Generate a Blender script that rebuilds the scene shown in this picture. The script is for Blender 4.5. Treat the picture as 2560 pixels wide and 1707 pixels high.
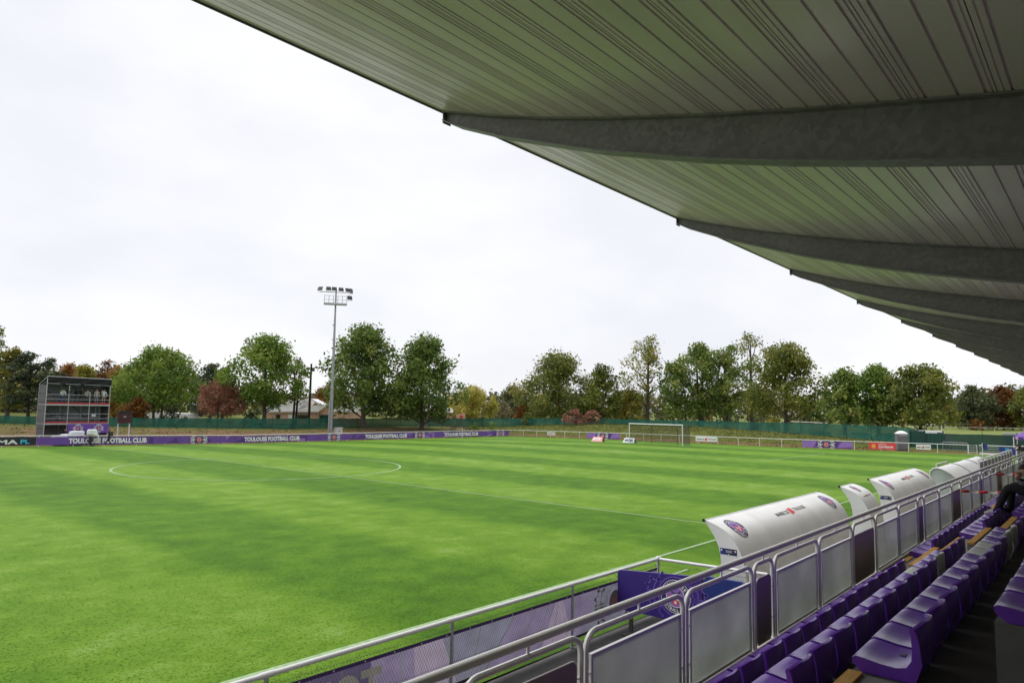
import bpy, bmesh, math, random
import numpy as np
from mathutils import Matrix, Vector
random.seed(7); RNG = np.random.default_rng(11)
for o in list(bpy.data.objects): bpy.data.objects.remove(o)
scene = bpy.context.scene; COL = scene.collection
R = math.radians
# ------------------------------------------------------------------ camera
CAM = np.array([-25.3825, -44.7179, 4.2533]); YAW, PIT, ROLL, FPX = 0.7227, 0.0940, 0.0165, 1758.0
fw = np.array([math.cos(PIT)*math.cos(YAW), math.cos(PIT)*math.sin(YAW), math.sin(PIT)])
rt = np.array([math.sin(YAW), -math.cos(YAW), 0.0]); up = np.cross(rt, fw)
rt, up = rt*math.cos(ROLL)+up*math.sin(ROLL), -rt*math.sin(ROLL)+up*math.cos(ROLL)
cd = bpy.data.cameras.new('camera'); co = bpy.data.objects.new('camera', cd); COL.objects.link(co)
cd.sensor_width = 36.0; cd.lens = FPX/2560*36.0; cd.clip_start = 0.05; cd.clip_end = 3000
co.matrix_world = Matrix(((rt[0], up[0], -fw[0], CAM[0]), (rt[1], up[1], -fw[1], CAM[1]), (rt[2], up[2], -fw[2], CAM[2]), (0, 0, 0, 1)))
scene.camera = co
# ------------------------------------------------------------------ sky, sun, exposure
w = bpy.data.worlds.new('World'); scene.world = w; w.use_nodes = True
nt = w.node_tree; bg = nt.nodes['Background']
sky = nt.nodes.new('ShaderNodeTexSky'); sky.sky_type = 'NISHITA'; sky.sun_disc = False
sky.sun_elevation = R(63); sky.sun_rotation = R(20)
tc = nt.nodes.new('ShaderNodeTexCoord'); n1 = nt.nodes.new('ShaderNodeTexNoise')
n1.inputs['Scale'].default_value = 3.2; n1.inputs['Detail'].default_value = 6; n1.inputs['Roughness'].default_value = 0.5
cr = nt.nodes.new('ShaderNodeValToRGB')
cr.color_ramp.elements[0].position = 0.34; cr.color_ramp.elements[0].color = (4.86, 4.92, 5.22, 1)
cr.color_ramp.elements[1].position = 0.66; cr.color_ramp.elements[1].color = (5.62, 5.63, 5.74, 1)
mp = nt.nodes.new('ShaderNodeMapping'); mp.inputs['Scale'].default_value = (1, 1, 2.2)
nt.links.new(tc.outputs['Generated'], mp.inputs[0]); nt.links.new(mp.outputs[0], n1.inputs['Vector'])
nt.links.new(n1.outputs['Fac'], cr.inputs[0])
mx = nt.nodes.new('ShaderNodeMix'); mx.data_type = 'RGBA'; mx.inputs[0].default_value = 0.96
nt.links.new(sky.outputs[0], mx.inputs[6]); nt.links.new(cr.outputs[0], mx.inputs[7]); nt.links.new(mx.outputs[2], bg.inputs['Color'])
bg.inputs['Strength'].default_value = 0.1
sd = bpy.data.lights.new('sun', 'SUN'); sd.energy = 1.5; sd.angle = R(35); sd.color = (1, 0.965, 0.91)
so = bpy.data.objects.new('sun', sd); COL.objects.link(so); so.location = (0, 0, 60)
so.rotation_euler = (R(27), 0, R(200))
scene.view_settings.view_transform = 'Standard'; scene.view_settings.look = 'None'
scene.view_settings.exposure = 0.86; scene.view_settings.gamma = 1.0
scene.render.engine = 'CYCLES'
try:
    scene.cycles.max_bounces = 8; scene.cycles.diffuse_bounces = 4; scene.cycles.transparent_max_bounces = 24
    scene.cycles.use_denoising = True
except Exception: pass

# ------------------------------------------------------------------ materials
MATS = {}
def mat(key, col, rough=0.6, metal=0.0, var=0.12, scale=6.0, bump=0.0, spec=0.5, coat=0.0, detail=4.0, stretch=None):
    if key in MATS: return MATS[key]
    m = bpy.data.materials.new(key); m.use_nodes = True; n = m.node_tree.nodes; l = m.node_tree.links
    b = n['Principled BSDF']; b.inputs['Roughness'].default_value = rough; b.inputs['Metallic'].default_value = metal
    b.inputs['Specular IOR Level'].default_value = spec; b.inputs['Coat Weight'].default_value = coat
    tcn = n.new('ShaderNodeTexCoord'); ns = n.new('ShaderNodeTexNoise'); ns.inputs['Scale'].default_value = scale; ns.inputs['Detail'].default_value = detail
    if stretch:
        mpn = n.new('ShaderNodeMapping'); mpn.inputs['Scale'].default_value = stretch
        l.new(tcn.outputs['Object'], mpn.inputs[0]); l.new(mpn.outputs[0], ns.inputs['Vector'])
    else: l.new(tcn.outputs['Object'], ns.inputs['Vector'])
    rp = n.new('ShaderNodeValToRGB'); e = rp.color_ramp.elements
    e[0].position = 0.3; e[1].position = 0.7
    e[0].color = tuple(max(0, c*(1-var)) for c in col)+(1,); e[1].color = tuple(min(1, c*(1+var)) for c in col)+(1,)
    l.new(ns.outputs['Fac'], rp.inputs[0]); l.new(rp.outputs[0], b.inputs['Base Color'])
    if bump:
        bn = n.new('ShaderNodeBump'); bn.inputs['Strength'].default_value = bump; bn.inputs['Distance'].default_value = 0.02
        l.new(ns.outputs['Fac'], bn.inputs['Height']); l.new(bn.outputs[0], b.inputs['Normal'])
    MATS[key] = m; return m
def nodes(m): return m.node_tree.nodes, m.node_tree.links

WHITE = mat('white_paint', (0.72, 0.72, 0.74), 0.35, var=0.05)
RAILW = mat('pale_grey_powder_coat', (0.82, 0.81, 0.81), 0.38, var=0.05, scale=9)
SHELL = mat('white_fibreglass', (0.83, 0.83, 0.84), 0.38, var=0.08, scale=1.3, detail=8)
GALV = mat('galvanised_steel', (0.34, 0.35, 0.37), 0.45, 0.6, var=0.3, scale=7)
STEEL = mat('grey_steel_tube', (0.45, 0.46, 0.48), 0.4, 0.5, var=0.12)
BLACK = mat('black_plastic', (0.012, 0.012, 0.014), 0.5, var=0.2)
DKGREY = mat('dark_grey_metal', (0.07, 0.072, 0.075), 0.5, var=0.15)
PANELG = mat('grey_cladding', (0.17, 0.175, 0.185), 0.6, var=0.1, scale=1.5)
CONC = mat('concrete', (0.27, 0.255, 0.235), 0.85, var=0.28, scale=3.5, bump=0.3, detail=8)
CONCD = mat('worn_dark_concrete', (0.11, 0.105, 0.1), 0.85, var=0.3, scale=2.5, bump=0.3, detail=8)
LEDGE = mat('beige_ledge', (0.5, 0.46, 0.4), 0.8, var=0.15, scale=4)
ASPH = mat('asphalt', (0.075, 0.073, 0.072), 0.9, var=0.35, scale=2.2, bump=0.4, detail=10)
SEATP = mat('purple_seat_plastic', (0.16, 0.044, 0.44), 0.24, var=0.2, scale=5, spec=0.42)
SEATW = mat('white_seat_plastic', (0.55, 0.56, 0.55), 0.35, var=0.12, scale=6)
NOSING = mat('ochre_timber', (0.58, 0.3, 0.055), 0.7, var=0.25, scale=5, stretch=(1, 12, 12))
RED = mat('red_board', (0.42, 0.02, 0.025), 0.5, var=0.15)
PURP = mat('purple_print', (0.145, 0.06, 0.34), 0.55, var=0.14, scale=0.9)
PURD = mat('dark_purple_print', (0.085, 0.032, 0.22), 0.55, var=0.12, scale=1)
LILAC = mat('lilac_print', (0.29, 0.155, 0.52), 0.55, var=0.1, scale=1)
PRW = mat('white_print', (0.78, 0.77, 0.8), 0.5, var=0.03)
PRNAVY = mat('navy_print', (0.022, 0.02, 0.085), 0.5, var=0.1)
PRRED = mat('red_print', (0.72, 0.045, 0.06), 0.5, var=0.08)
PRPINK = mat('pink_print', (0.75, 0.3, 0.33), 0.5, var=0.08)
PRBLK = mat('black_print', (0.03, 0.03, 0.035), 0.5, var=0.1)
CYAN = mat('cyan_print', (0.05, 0.5, 0.75), 0.5, var=0.05)
GOLD = mat('gold_print', (0.85, 0.5, 0.05), 0.5, var=0.06)
INDIGO = mat('indigo_panel', (0.04, 0.018, 0.2), 0.42, var=0.06, scale=1)
INDLINE = mat('indigo_line_print', (0.13, 0.075, 0.42), 0.45, var=0.05)
ROYAL = mat('royal_blue_print', (0.012, 0.03, 0.2), 0.45, var=0.12)
MUTEP = mat('muted_purple_mesh', (0.32, 0.25, 0.44), 0.75, var=0.18, scale=2.5)
MUTEL = mat('muted_lilac_mesh', (0.46, 0.36, 0.54), 0.75, var=0.12, scale=2.5)
MUTED = mat('muted_slate_mesh', (0.3, 0.28, 0.42), 0.75, var=0.15, scale=2.5)
MUTEK = mat('muted_deep_purple_mesh', (0.13, 0.1, 0.21), 0.75, var=0.15, scale=2.5)
MUTEW = mat('muted_white_mesh', (0.93, 0.93, 0.9), 0.75, var=0.06)
MUTER = mat('muted_red_mesh', (0.6, 0.3, 0.28), 0.75, var=0.1)
for m_ in (MUTEP, MUTEL, MUTED, MUTEK):
    n_, l_ = nodes(m_); tl_ = n_.new('ShaderNodeBsdfTranslucent'); ms_ = n_.new('ShaderNodeMixShader'); ms_.inputs[0].default_value = 0.62
    src = n_['Principled BSDF'].inputs['Base Color'].links[0].from_socket; l_.new(src, tl_.inputs[0]); l_.new(n_['Principled BSDF'].outputs[0], ms_.inputs[1]); l_.new(tl_.outputs[0], ms_.inputs[2]); l_.new(ms_.outputs[0], n_['Material Output'].inputs[0])
SCP = mat('slate_grey_cladding', (0.075, 0.08, 0.085), 0.6, var=0.12, scale=1.5)
TARP = mat('black_tarpaulin', (0.014, 0.015, 0.017), 0.55, var=0.2, spec=0.25)
PEACH = mat('peach_render', (0.66, 0.42, 0.31), 0.85, var=0.1, scale=0.7)
ROOFW = mat('white_roofing', (0.86, 0.85, 0.84), 0.6, var=0.1, scale=0.5)
SOIL = mat('bare_soil', (0.16, 0.09, 0.055), 0.95, var=0.35, scale=1.5)
GREENM = mat('green_steel', (0.006, 0.06, 0.045), 0.5, var=0.1)
GLASS = mat('dark_window_glass', (0.02, 0.025, 0.03), 0.08, var=0.1, spec=0.8)
PLASTW = mat('white_plastic_sheet', (0.75, 0.77, 0.82), 0.25, var=0.06, scale=2)
SKIN = mat('skin', (0.42, 0.22, 0.15), 0.55, var=0.08)
HAIR = mat('dark_hair', (0.02, 0.015, 0.012), 0.6, var=0.2)
TREEB = mat('bark', (0.09, 0.075, 0.06), 0.95, var=0.35, scale=3, bump=0.5)
TREED = mat('dark_bark', (0.03, 0.026, 0.022), 0.95, var=0.3, scale=3)
RUBBER = mat('tyre_rubber', (0.015, 0.015, 0.016), 0.8)
MAROON = mat('maroon_board', (0.055, 0.012, 0.016), 0.5, var=0.15)

def pitch_material():
    m = bpy.data.materials.new('striped_turf'); m.use_nodes = True; n, l = nodes(m); b = n['Principled BSDF']
    geo = n.new('ShaderNodeNewGeometry'); sep = n.new('ShaderNodeSeparateXYZ'); l.new(geo.outputs['Position'], sep.inputs[0])
    def math_(op, a, bb=None):
        k = n.new('ShaderNodeMath'); k.operation = op
        for i, v in enumerate((a, bb)):
            if v is None: continue
            if isinstance(v, (int, float)): k.inputs[i].default_value = v
            else: l.new(v, k.inputs[i])
        return k.outputs[0]
    def noise(sc, det, rough=0.55, st=(1, 1, 1)):
        mpn = n.new('ShaderNodeMapping'); mpn.inputs['Scale'].default_value = st; l.new(geo.outputs['Position'], mpn.inputs[0])
        k = n.new('ShaderNodeTexNoise'); k.inputs['Scale'].default_value = sc; k.inputs['Detail'].default_value = det; k.inputs['Roughness'].default_value = rough
        l.new(mpn.outputs[0], k.inputs['Vector']); return k.outputs['Fac']
    wob = math_('MULTIPLY', math_('SUBTRACT', noise(0.25, 3), 0.5), 2.2)
    s = math_('SINE', math_('MULTIPLY', math_('ADD', sep.outputs[0], wob), math.pi/5.5))
    s = math_('MULTIPLY', s, 2.4)
    c1 = math_('MULTIPLY', math_('SUBTRACT', noise(0.09, 4), 0.5), 2.2)
    c2 = math_('MULTIPLY', math_('SUBTRACT', noise(0.8, 6, 0.65, (1, 1, 1)), 0.5), 2.6)
    c3 = math_('MULTIPLY', math_('SUBTRACT', noise(11, 5, 0.75), 0.5), 1.5)
    f = math_('ADD', math_('ADD', math_('MULTIPLY', math_('MINIMUM', math_('MAXIMUM', s, -1), 1), 0.15), math_('MULTIPLY', c1, 0.22)), math_('MULTIPLY', c2, 0.36))
    f = math_('ADD', math_('ADD', f, math_('MULTIPLY', c3, 0.44)), 0.5)
    rp = n.new('ShaderNodeValToRGB'); e = rp.color_ramp.elements
    e[0].position = 0.0; e[0].color = (0.027, 0.075, 0.001, 1); e[1].position = 1.0; e[1].color = (0.225, 0.325, 0.085, 1)
    k = e.new(0.34); k.color = (0.058, 0.152, 0.001, 1); k = e.new(0.68); k.color = (0.118, 0.232, 0.012, 1)
    l.new(f, rp.inputs[0]); wm = n.new('ShaderNodeMix'); wm.data_type = 'RGBA'; wk = n.new('ShaderNodeMapRange'); wk.inputs[1].default_value = 0.66; wk.inputs[2].default_value = 0.76; wk.inputs[4].default_value = 0.5
    l.new(noise(0.33, 7, 0.7), wk.inputs[0]); l.new(wk.outputs[0], wm.inputs[0]); l.new(rp.outputs[0], wm.inputs[6]); wm.inputs[7].default_value = (0.15, 0.15, 0.045, 1); l.new(wm.outputs[2], b.inputs['Base Color'])
    b.inputs['Roughness'].default_value = 0.7; b.inputs['Specular IOR Level'].default_value = 0.12
    bn = n.new('ShaderNodeBump'); bn.inputs['Strength'].default_value = 0.55; bn.inputs['Distance'].default_value = 0.03
    l.new(noise(24, 6, 0.75), bn.inputs['Height']); l.new(bn.outputs[0], b.inputs['Normal'])
    return m
TURF = pitch_material()
BLADE = TURF.copy(); BLADE.name = 'grass_blade'
def _blade():
    n, l = nodes(BLADE); b = n['Principled BSDF']; src = b.inputs['Base Color'].links[0].from_socket
    g = n.new('ShaderNodeMix'); g.data_type = 'RGBA'; g.inputs[0].default_value = 0.22; l.new(src, g.inputs[6]); g.inputs[7].default_value = (0.3, 0.4, 0.12, 1)
    df = n.new('ShaderNodeBsdfDiffuse'); tl = n.new('ShaderNodeBsdfTranslucent'); ms = n.new('ShaderNodeMixShader'); ms.inputs[0].default_value = 0.5
    l.new(g.outputs[2], df.inputs[0]); l.new(g.outputs[2], tl.inputs[0]); l.new(df.outputs[0], ms.inputs[1]); l.new(tl.outputs[0], ms.inputs[2]); l.new(ms.outputs[0], n['Material Output'].inputs[0])
_blade()
LINE = mat('line_marking_paint', (0.26, 0.37, 0.2), 0.8, var=0.2, scale=8)

def ground_material():
    m = bpy.data.materials.new('rough_grass_and_soil'); m.use_nodes = True; n, l = nodes(m); b = n['Principled BSDF']
    geo = n.new('ShaderNodeNewGeometry'); sep = n.new('ShaderNodeSeparateXYZ'); l.new(geo.outputs['Position'], sep.inputs[0])
    def ns(sc, det):
        k = n.new('ShaderNodeTexNoise'); k.inputs['Scale'].default_value = sc; k.inputs['Detail'].default_value = det; k.inputs['Roughness'].default_value = 0.65
        l.new(geo.outputs['Position'], k.inputs['Vector']); return k
    def ramp(inp, cols):
        r = n.new('ShaderNodeValToRGB'); e = r.color_ramp.elements
        e[0].position, e[0].color = cols[0][0], cols[0][1]+(1,); e[1].position, e[1].color = cols[-1][0], cols[-1][1]+(1,)
        for p_, c_ in cols[1:-1]: q = e.new(p_); q.color = c_+(1,)
        l.new(inp, r.inputs[0]); return r.outputs[0]
    grass = ramp(ns(0.9, 8).outputs['Fac'], [(0.28, (0.085, 0.065, 0.026)), (0.42, (0.075, 0.09, 0.02)), (0.56, (0.1, 0.11, 0.026)), (0.75, (0.17, 0.145, 0.05))])
    soil = ramp(ns(0.7, 8).outputs['Fac'], [(0.3, (0.075, 0.04, 0.022)), (0.55, (0.17, 0.1, 0.055)), (0.75, (0.25, 0.17, 0.09))])
    field = ramp(ns(0.15, 6).outputs['Fac'], [(0.3, (0.13, 0.17, 0.045)), (0.7, (0.21, 0.235, 0.08))])
    def mr(o, a, bb):
        k = n.new('ShaderNodeMapRange'); k.interpolation_type = 'SMOOTHSTEP'; k.inputs[1].default_value = a; k.inputs[2].default_value = bb; l.new(o, k.inputs[0]); return k.outputs[0]
    def mth(op, a, c):
        k = n.new('ShaderNodeMath'); k.operation = op
        for i, v in enumerate((a, c)):
            if isinstance(v, (int, float)): k.inputs[i].default_value = v
            else: l.new(v, k.inputs[i])
        return k.outputs[0]
    def mix(f, a, c):
        k = n.new('ShaderNodeMix'); k.data_type = 'RGBA'; l.new(f, k.inputs[0]); l.new(a, k.inputs[6]); l.new(c, k.inputs[7]); return k.outputs[2]
    patch = mr(ns(0.16, 4).outputs['Fac'], 0.42, 0.6)
    farbank = mth('MULTIPLY', mth('MULTIPLY', mr(sep.outputs[1], 36, 39), mth('SUBTRACT', 1.0, mr(sep.outputs[1], 50, 57))), mth('SUBTRACT', 1.0, mr(sep.outputs[0], 52, 66)))
    strip = mth('MULTIPLY', mr(sep.outputs[0], 66, 68), mth('SUBTRACT', 1.0, mr(sep.outputs[0], 70.5, 72.5)))
    f1 = mth('MAXIMUM', mth('MULTIPLY', farbank, mth('ADD', 0.45, mth('MULTIPLY', patch, 0.55))), mth('MULTIPLY', strip, 0.75))
    out = mix(f1, grass, soil)
    out = mix(mr(sep.outputs[0], 84, 92), out, field)
    l.new(out, b.inputs['Base Color']); b.inputs['Roughness'].default_value = 0.95; b.inputs['Specular IOR Level'].default_value = 0.1
    bn = n.new('ShaderNodeBump'); bn.inputs['Strength'].default_value = 0.7; bn.inputs['Distance'].default_value = 0.12
    l.new(ns(2.6, 8).outputs['Fac'], bn.inputs['Height']); l.new(bn.outputs[0], b.inputs['Normal'])
    return m
EARTH = ground_material()

def galv_beam_material():
    m = bpy.data.materials.new('spangled_galvanised_beam'); m.use_nodes = True; n, l = nodes(m); b = n['Principled BSDF']
    t = n.new('ShaderNodeTexCoord'); ns = n.new('ShaderNodeTexNoise'); ns.inputs['Scale'].default_value = 1.7; ns.inputs['Detail'].default_value = 7
    mpx = n.new('ShaderNodeMixRGB'); mpx.inputs[0].default_value = 0.12
    l.new(t.outputs['Object'], ns.inputs['Vector']); l.new(t.outputs['Object'], mpx.inputs[1]); l.new(ns.outputs['Color'], mpx.inputs[2])
    v = n.new('ShaderNodeTexVoronoi'); v.inputs['Scale'].default_value = 24; l.new(mpx.outputs[0], v.inputs['Vector'])
    r = n.new('ShaderNodeValToRGB'); e = r.color_ramp.elements
    e[0].position = 0.25; e[0].color = (0.235, 0.222, 0.23, 1); e[1].position = 0.95; e[1].color = (0.32, 0.3, 0.31, 1)
    bw = n.new('ShaderNodeRGBToBW'); l.new(v.outputs['Color'], bw.inputs[0])
    mm = n.new('ShaderNodeMath'); mm.operation = 'MULTIPLY'; l.new(bw.outputs[0], mm.inputs[0])
    m2 = n.new('ShaderNodeMath'); m2.operation = 'MULTIPLY'; m2.inputs[1].default_value = 2.0; l.new(ns.outputs['Fac'], m2.inputs[0]); l.new(m2.outputs[0], mm.inputs[1])
    l.new(mm.outputs[0], r.inputs[0]); l.new(r.outputs[0], b.inputs['Base Color'])
    b.inputs['Roughness'].default_value = 0.55; b.inputs['Metallic'].default_value = 0.25
    return m
BEAM = galv_beam_material()
DECK = mat('cream_roof_sheet', (0.86, 0.72, 0.76), 0.28, var=0.1, scale=1.2, stretch=(0.3, 3, 3))

def holes_material(key, col, pitch, ratio):
    m = bpy.data.materials.new(key); m.use_nodes = True; n, l = nodes(m); b = n['Principled BSDF']
    b.inputs['Base Color'].default_value = col+(1,); b.inputs['Roughness'].default_value = 0.55
    t = n.new('ShaderNodeTexCoord'); s = n.new('ShaderNodeSeparateXYZ'); l.new(t.outputs['Object'], s.inputs[0])
    def mth(op, a, c=None):
        k = n.new('ShaderNodeMath'); k.operation = op
        for i, v in enumerate((a, c)):
            if v is None: continue
            if isinstance(v, (int, float)): k.inputs[i].default_value = v
            else: l.new(v, k.inputs[i])
        return k.outputs[0]
    a = mth('SINE', mth('MULTIPLY', mth('ADD', s.outputs[0], s.outputs[2]), math.pi*2/pitch/1.41)); c = mth('SINE', mth('MULTIPLY', mth('SUBTRACT', s.outputs[0], s.outputs[2]), math.pi*2/pitch/1.41))
    f = mth('GREATER_THAN', mth('MULTIPLY', a, c), ratio)
    nz = n.new('ShaderNodeTexNoise'); nz.inputs['Scale'].default_value = 1.4; nz.inputs['Detail'].default_value = 5; l.new(t.outputs['Object'], nz.inputs['Vector'])
    rp = n.new('ShaderNodeValToRGB'); rp.color_ramp.elements[0].position = .3; rp.color_ramp.elements[1].position = .7
    rp.color_ramp.elements[0].color = tuple(x*.78 for x in col)+(1,); rp.color_ramp.elements[1].color = tuple(x*1.1 for x in col)+(1,)
    l.new(nz.outputs['Fac'], rp.inputs[0]); l.new(rp.outputs[0], b.inputs['Base Color'])
    tr = n.new('ShaderNodeBsdfTransparent'); mxs = n.new('ShaderNodeMixShader'); tl = n.new('ShaderNodeBsdfTranslucent'); l.new(rp.outputs[0], tl.inputs[0]); m0 = n.new('ShaderNodeMixShader'); m0.inputs[0].default_value = .24; l.new(b.outputs[0], m0.inputs[1]); l.new(tl.outputs[0], m0.inputs[2])
    l.new(f, mxs.inputs[0]); l.new(m0.outputs[0], mxs.inputs[1]); l.new(tr.outputs[0], mxs.inputs[2]); l.new(mxs.outputs[0], n['Material Output'].inputs[0])
    return m
PERF = holes_material('perforated_sheet', (0.78, 0.81, 0.76), 0.024, 0.42)
PLAIN = mat('plain_grey_infill_sheet', (0.33, 0.29, 0.26), 0.32, var=0.1, scale=1.2)

def net_material(key, col, alpha):
    m = bpy.data.materials.new(key); m.use_nodes = True; n, l = nodes(m); b = n['Principled BSDF']
    t = n.new('ShaderNodeTexCoord'); nz = n.new('ShaderNodeTexNoise'); nz.inputs['Scale'].default_value = 0.8; nz.inputs['Detail'].default_value = 4
    l.new(t.outputs['Object'], nz.inputs['Vector'])
    rp = n.new('ShaderNodeValToRGB'); rp.color_ramp.elements[0].position = .3; rp.color_ramp.elements[1].position = .72
    rp.color_ramp.elements[0].color = tuple(x*.7 for x in col)+(1,); rp.color_ramp.elements[1].color = tuple(x*1.35 for x in col)+(1,)
    l.new(nz.outputs['Fac'], rp.inputs[0]); l.new(rp.outputs[0], b.inputs['Base Color']); b.inputs['Roughness'].default_value = 0.8
    tr = n.new('ShaderNodeBsdfTransparent'); mxs = n.new('ShaderNodeMixShader'); mxs.inputs[0].default_value = alpha
    l.new(tr.outputs[0], mxs.inputs[1]); l.new(b.outputs[0], mxs.inputs[2]); l.new(mxs.outputs[0], n['Material Output'].inputs[0])
    return m
NETG = net_material('green_windbreak_net', (0.009, 0.105, 0.072), 0.9)
NETD = net_material('dark_green_windbreak_net', (0.004, 0.05, 0.036), 0.94)
GOALNET = net_material('fine_goal_net', (0.05, 0.045, 0.06), 0.3)
POLYC = net_material('cloudy_polycarbonate', (0.62, 0.66, 0.68), 0.62)
POLYR = mat('ribbed_white_polycarbonate', (0.66, 0.66, 0.68), 0.3, var=0.06, scale=2)

def leaf_material(key, cols):
    m = bpy.data.materials.new(key); m.use_nodes = True; n, l = nodes(m); b = n['Principled BSDF']
    a = n.new('ShaderNodeAttribute'); a.attribute_name = 'tint'
    r = n.new('ShaderNodeValToRGB'); e = r.color_ramp.elements
    e[0].position = 0.1; e[0].color = cols[0]+(1,); e[1].position = 0.9; e[1].color = cols[-1]+(1,)
    for i, c in enumerate(cols[1:-1]): q = e.new(0.1+0.8*(i+1)/(len(cols)-1)); q.color = c+(1,)
    l.new(a.outputs['Fac'], r.inputs[0]); l.new(r.outputs[0], b.inputs['Base Color']); b.inputs['Roughness'].default_value = 0.55; b.inputs['Specular IOR Level'].default_value = 0.3
    tl = n.new('ShaderNodeBsdfTranslucent'); l.new(r.outputs[0], tl.inputs[0]); ms = n.new('ShaderNodeMixShader'); ms.inputs[0].default_value = 0.4
    l.new(b.outputs[0], ms.inputs[1]); l.new(tl.outputs[0], ms.inputs[2]); l.new(ms.outputs[0], n['Material Output'].inputs[0])
    return m
LEAF = {
 'green': leaf_material('green_foliage', [(0.055, 0.105, 0.016), (0.114, 0.202, 0.028), (0.194, 0.286, 0.041), (0.332, 0.370, 0.078)]),
 'oak': leaf_material('deep_green_foliage', [(0.047, 0.089, 0.022), (0.105, 0.170, 0.034), (0.188, 0.261, 0.054), (0.351, 0.360, 0.095)]),
 'olive': leaf_material('olive_foliage', [(0.060, 0.085, 0.019), (0.131, 0.167, 0.032), (0.223, 0.243, 0.046), (0.373, 0.298, 0.062)]),
 'dark': leaf_material('dark_evergreen_foliage', [(0.013, 0.029, 0.020), (0.036, 0.056, 0.029), (0.076, 0.095, 0.040), (0.126, 0.141, 0.058)]),
 'orange': leaf_material('orange_foliage', [(0.104, 0.046, 0.014), (0.243, 0.099, 0.021), (0.347, 0.162, 0.035), (0.370, 0.254, 0.069)]),
 'rust': leaf_material('rust_red_foliage', [(0.085, 0.034, 0.024), (0.193, 0.072, 0.050), (0.290, 0.121, 0.085), (0.362, 0.181, 0.121)]),
 'yellow': leaf_material('yellow_green_foliage', [(0.101, 0.101, 0.017), (0.215, 0.202, 0.025), (0.354, 0.329, 0.045), (0.506, 0.455, 0.114)]),
 'grey': leaf_material('grey_green_foliage', [(0.061, 0.067, 0.036), (0.109, 0.121, 0.055), (0.182, 0.182, 0.085), (0.266, 0.230, 0.121)]),
 'wood': leaf_material('distant_wood_foliage', [(0.050, 0.065, 0.029), (0.090, 0.108, 0.040), (0.154, 0.154, 0.054), (0.288, 0.162, 0.054)]),
}

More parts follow.
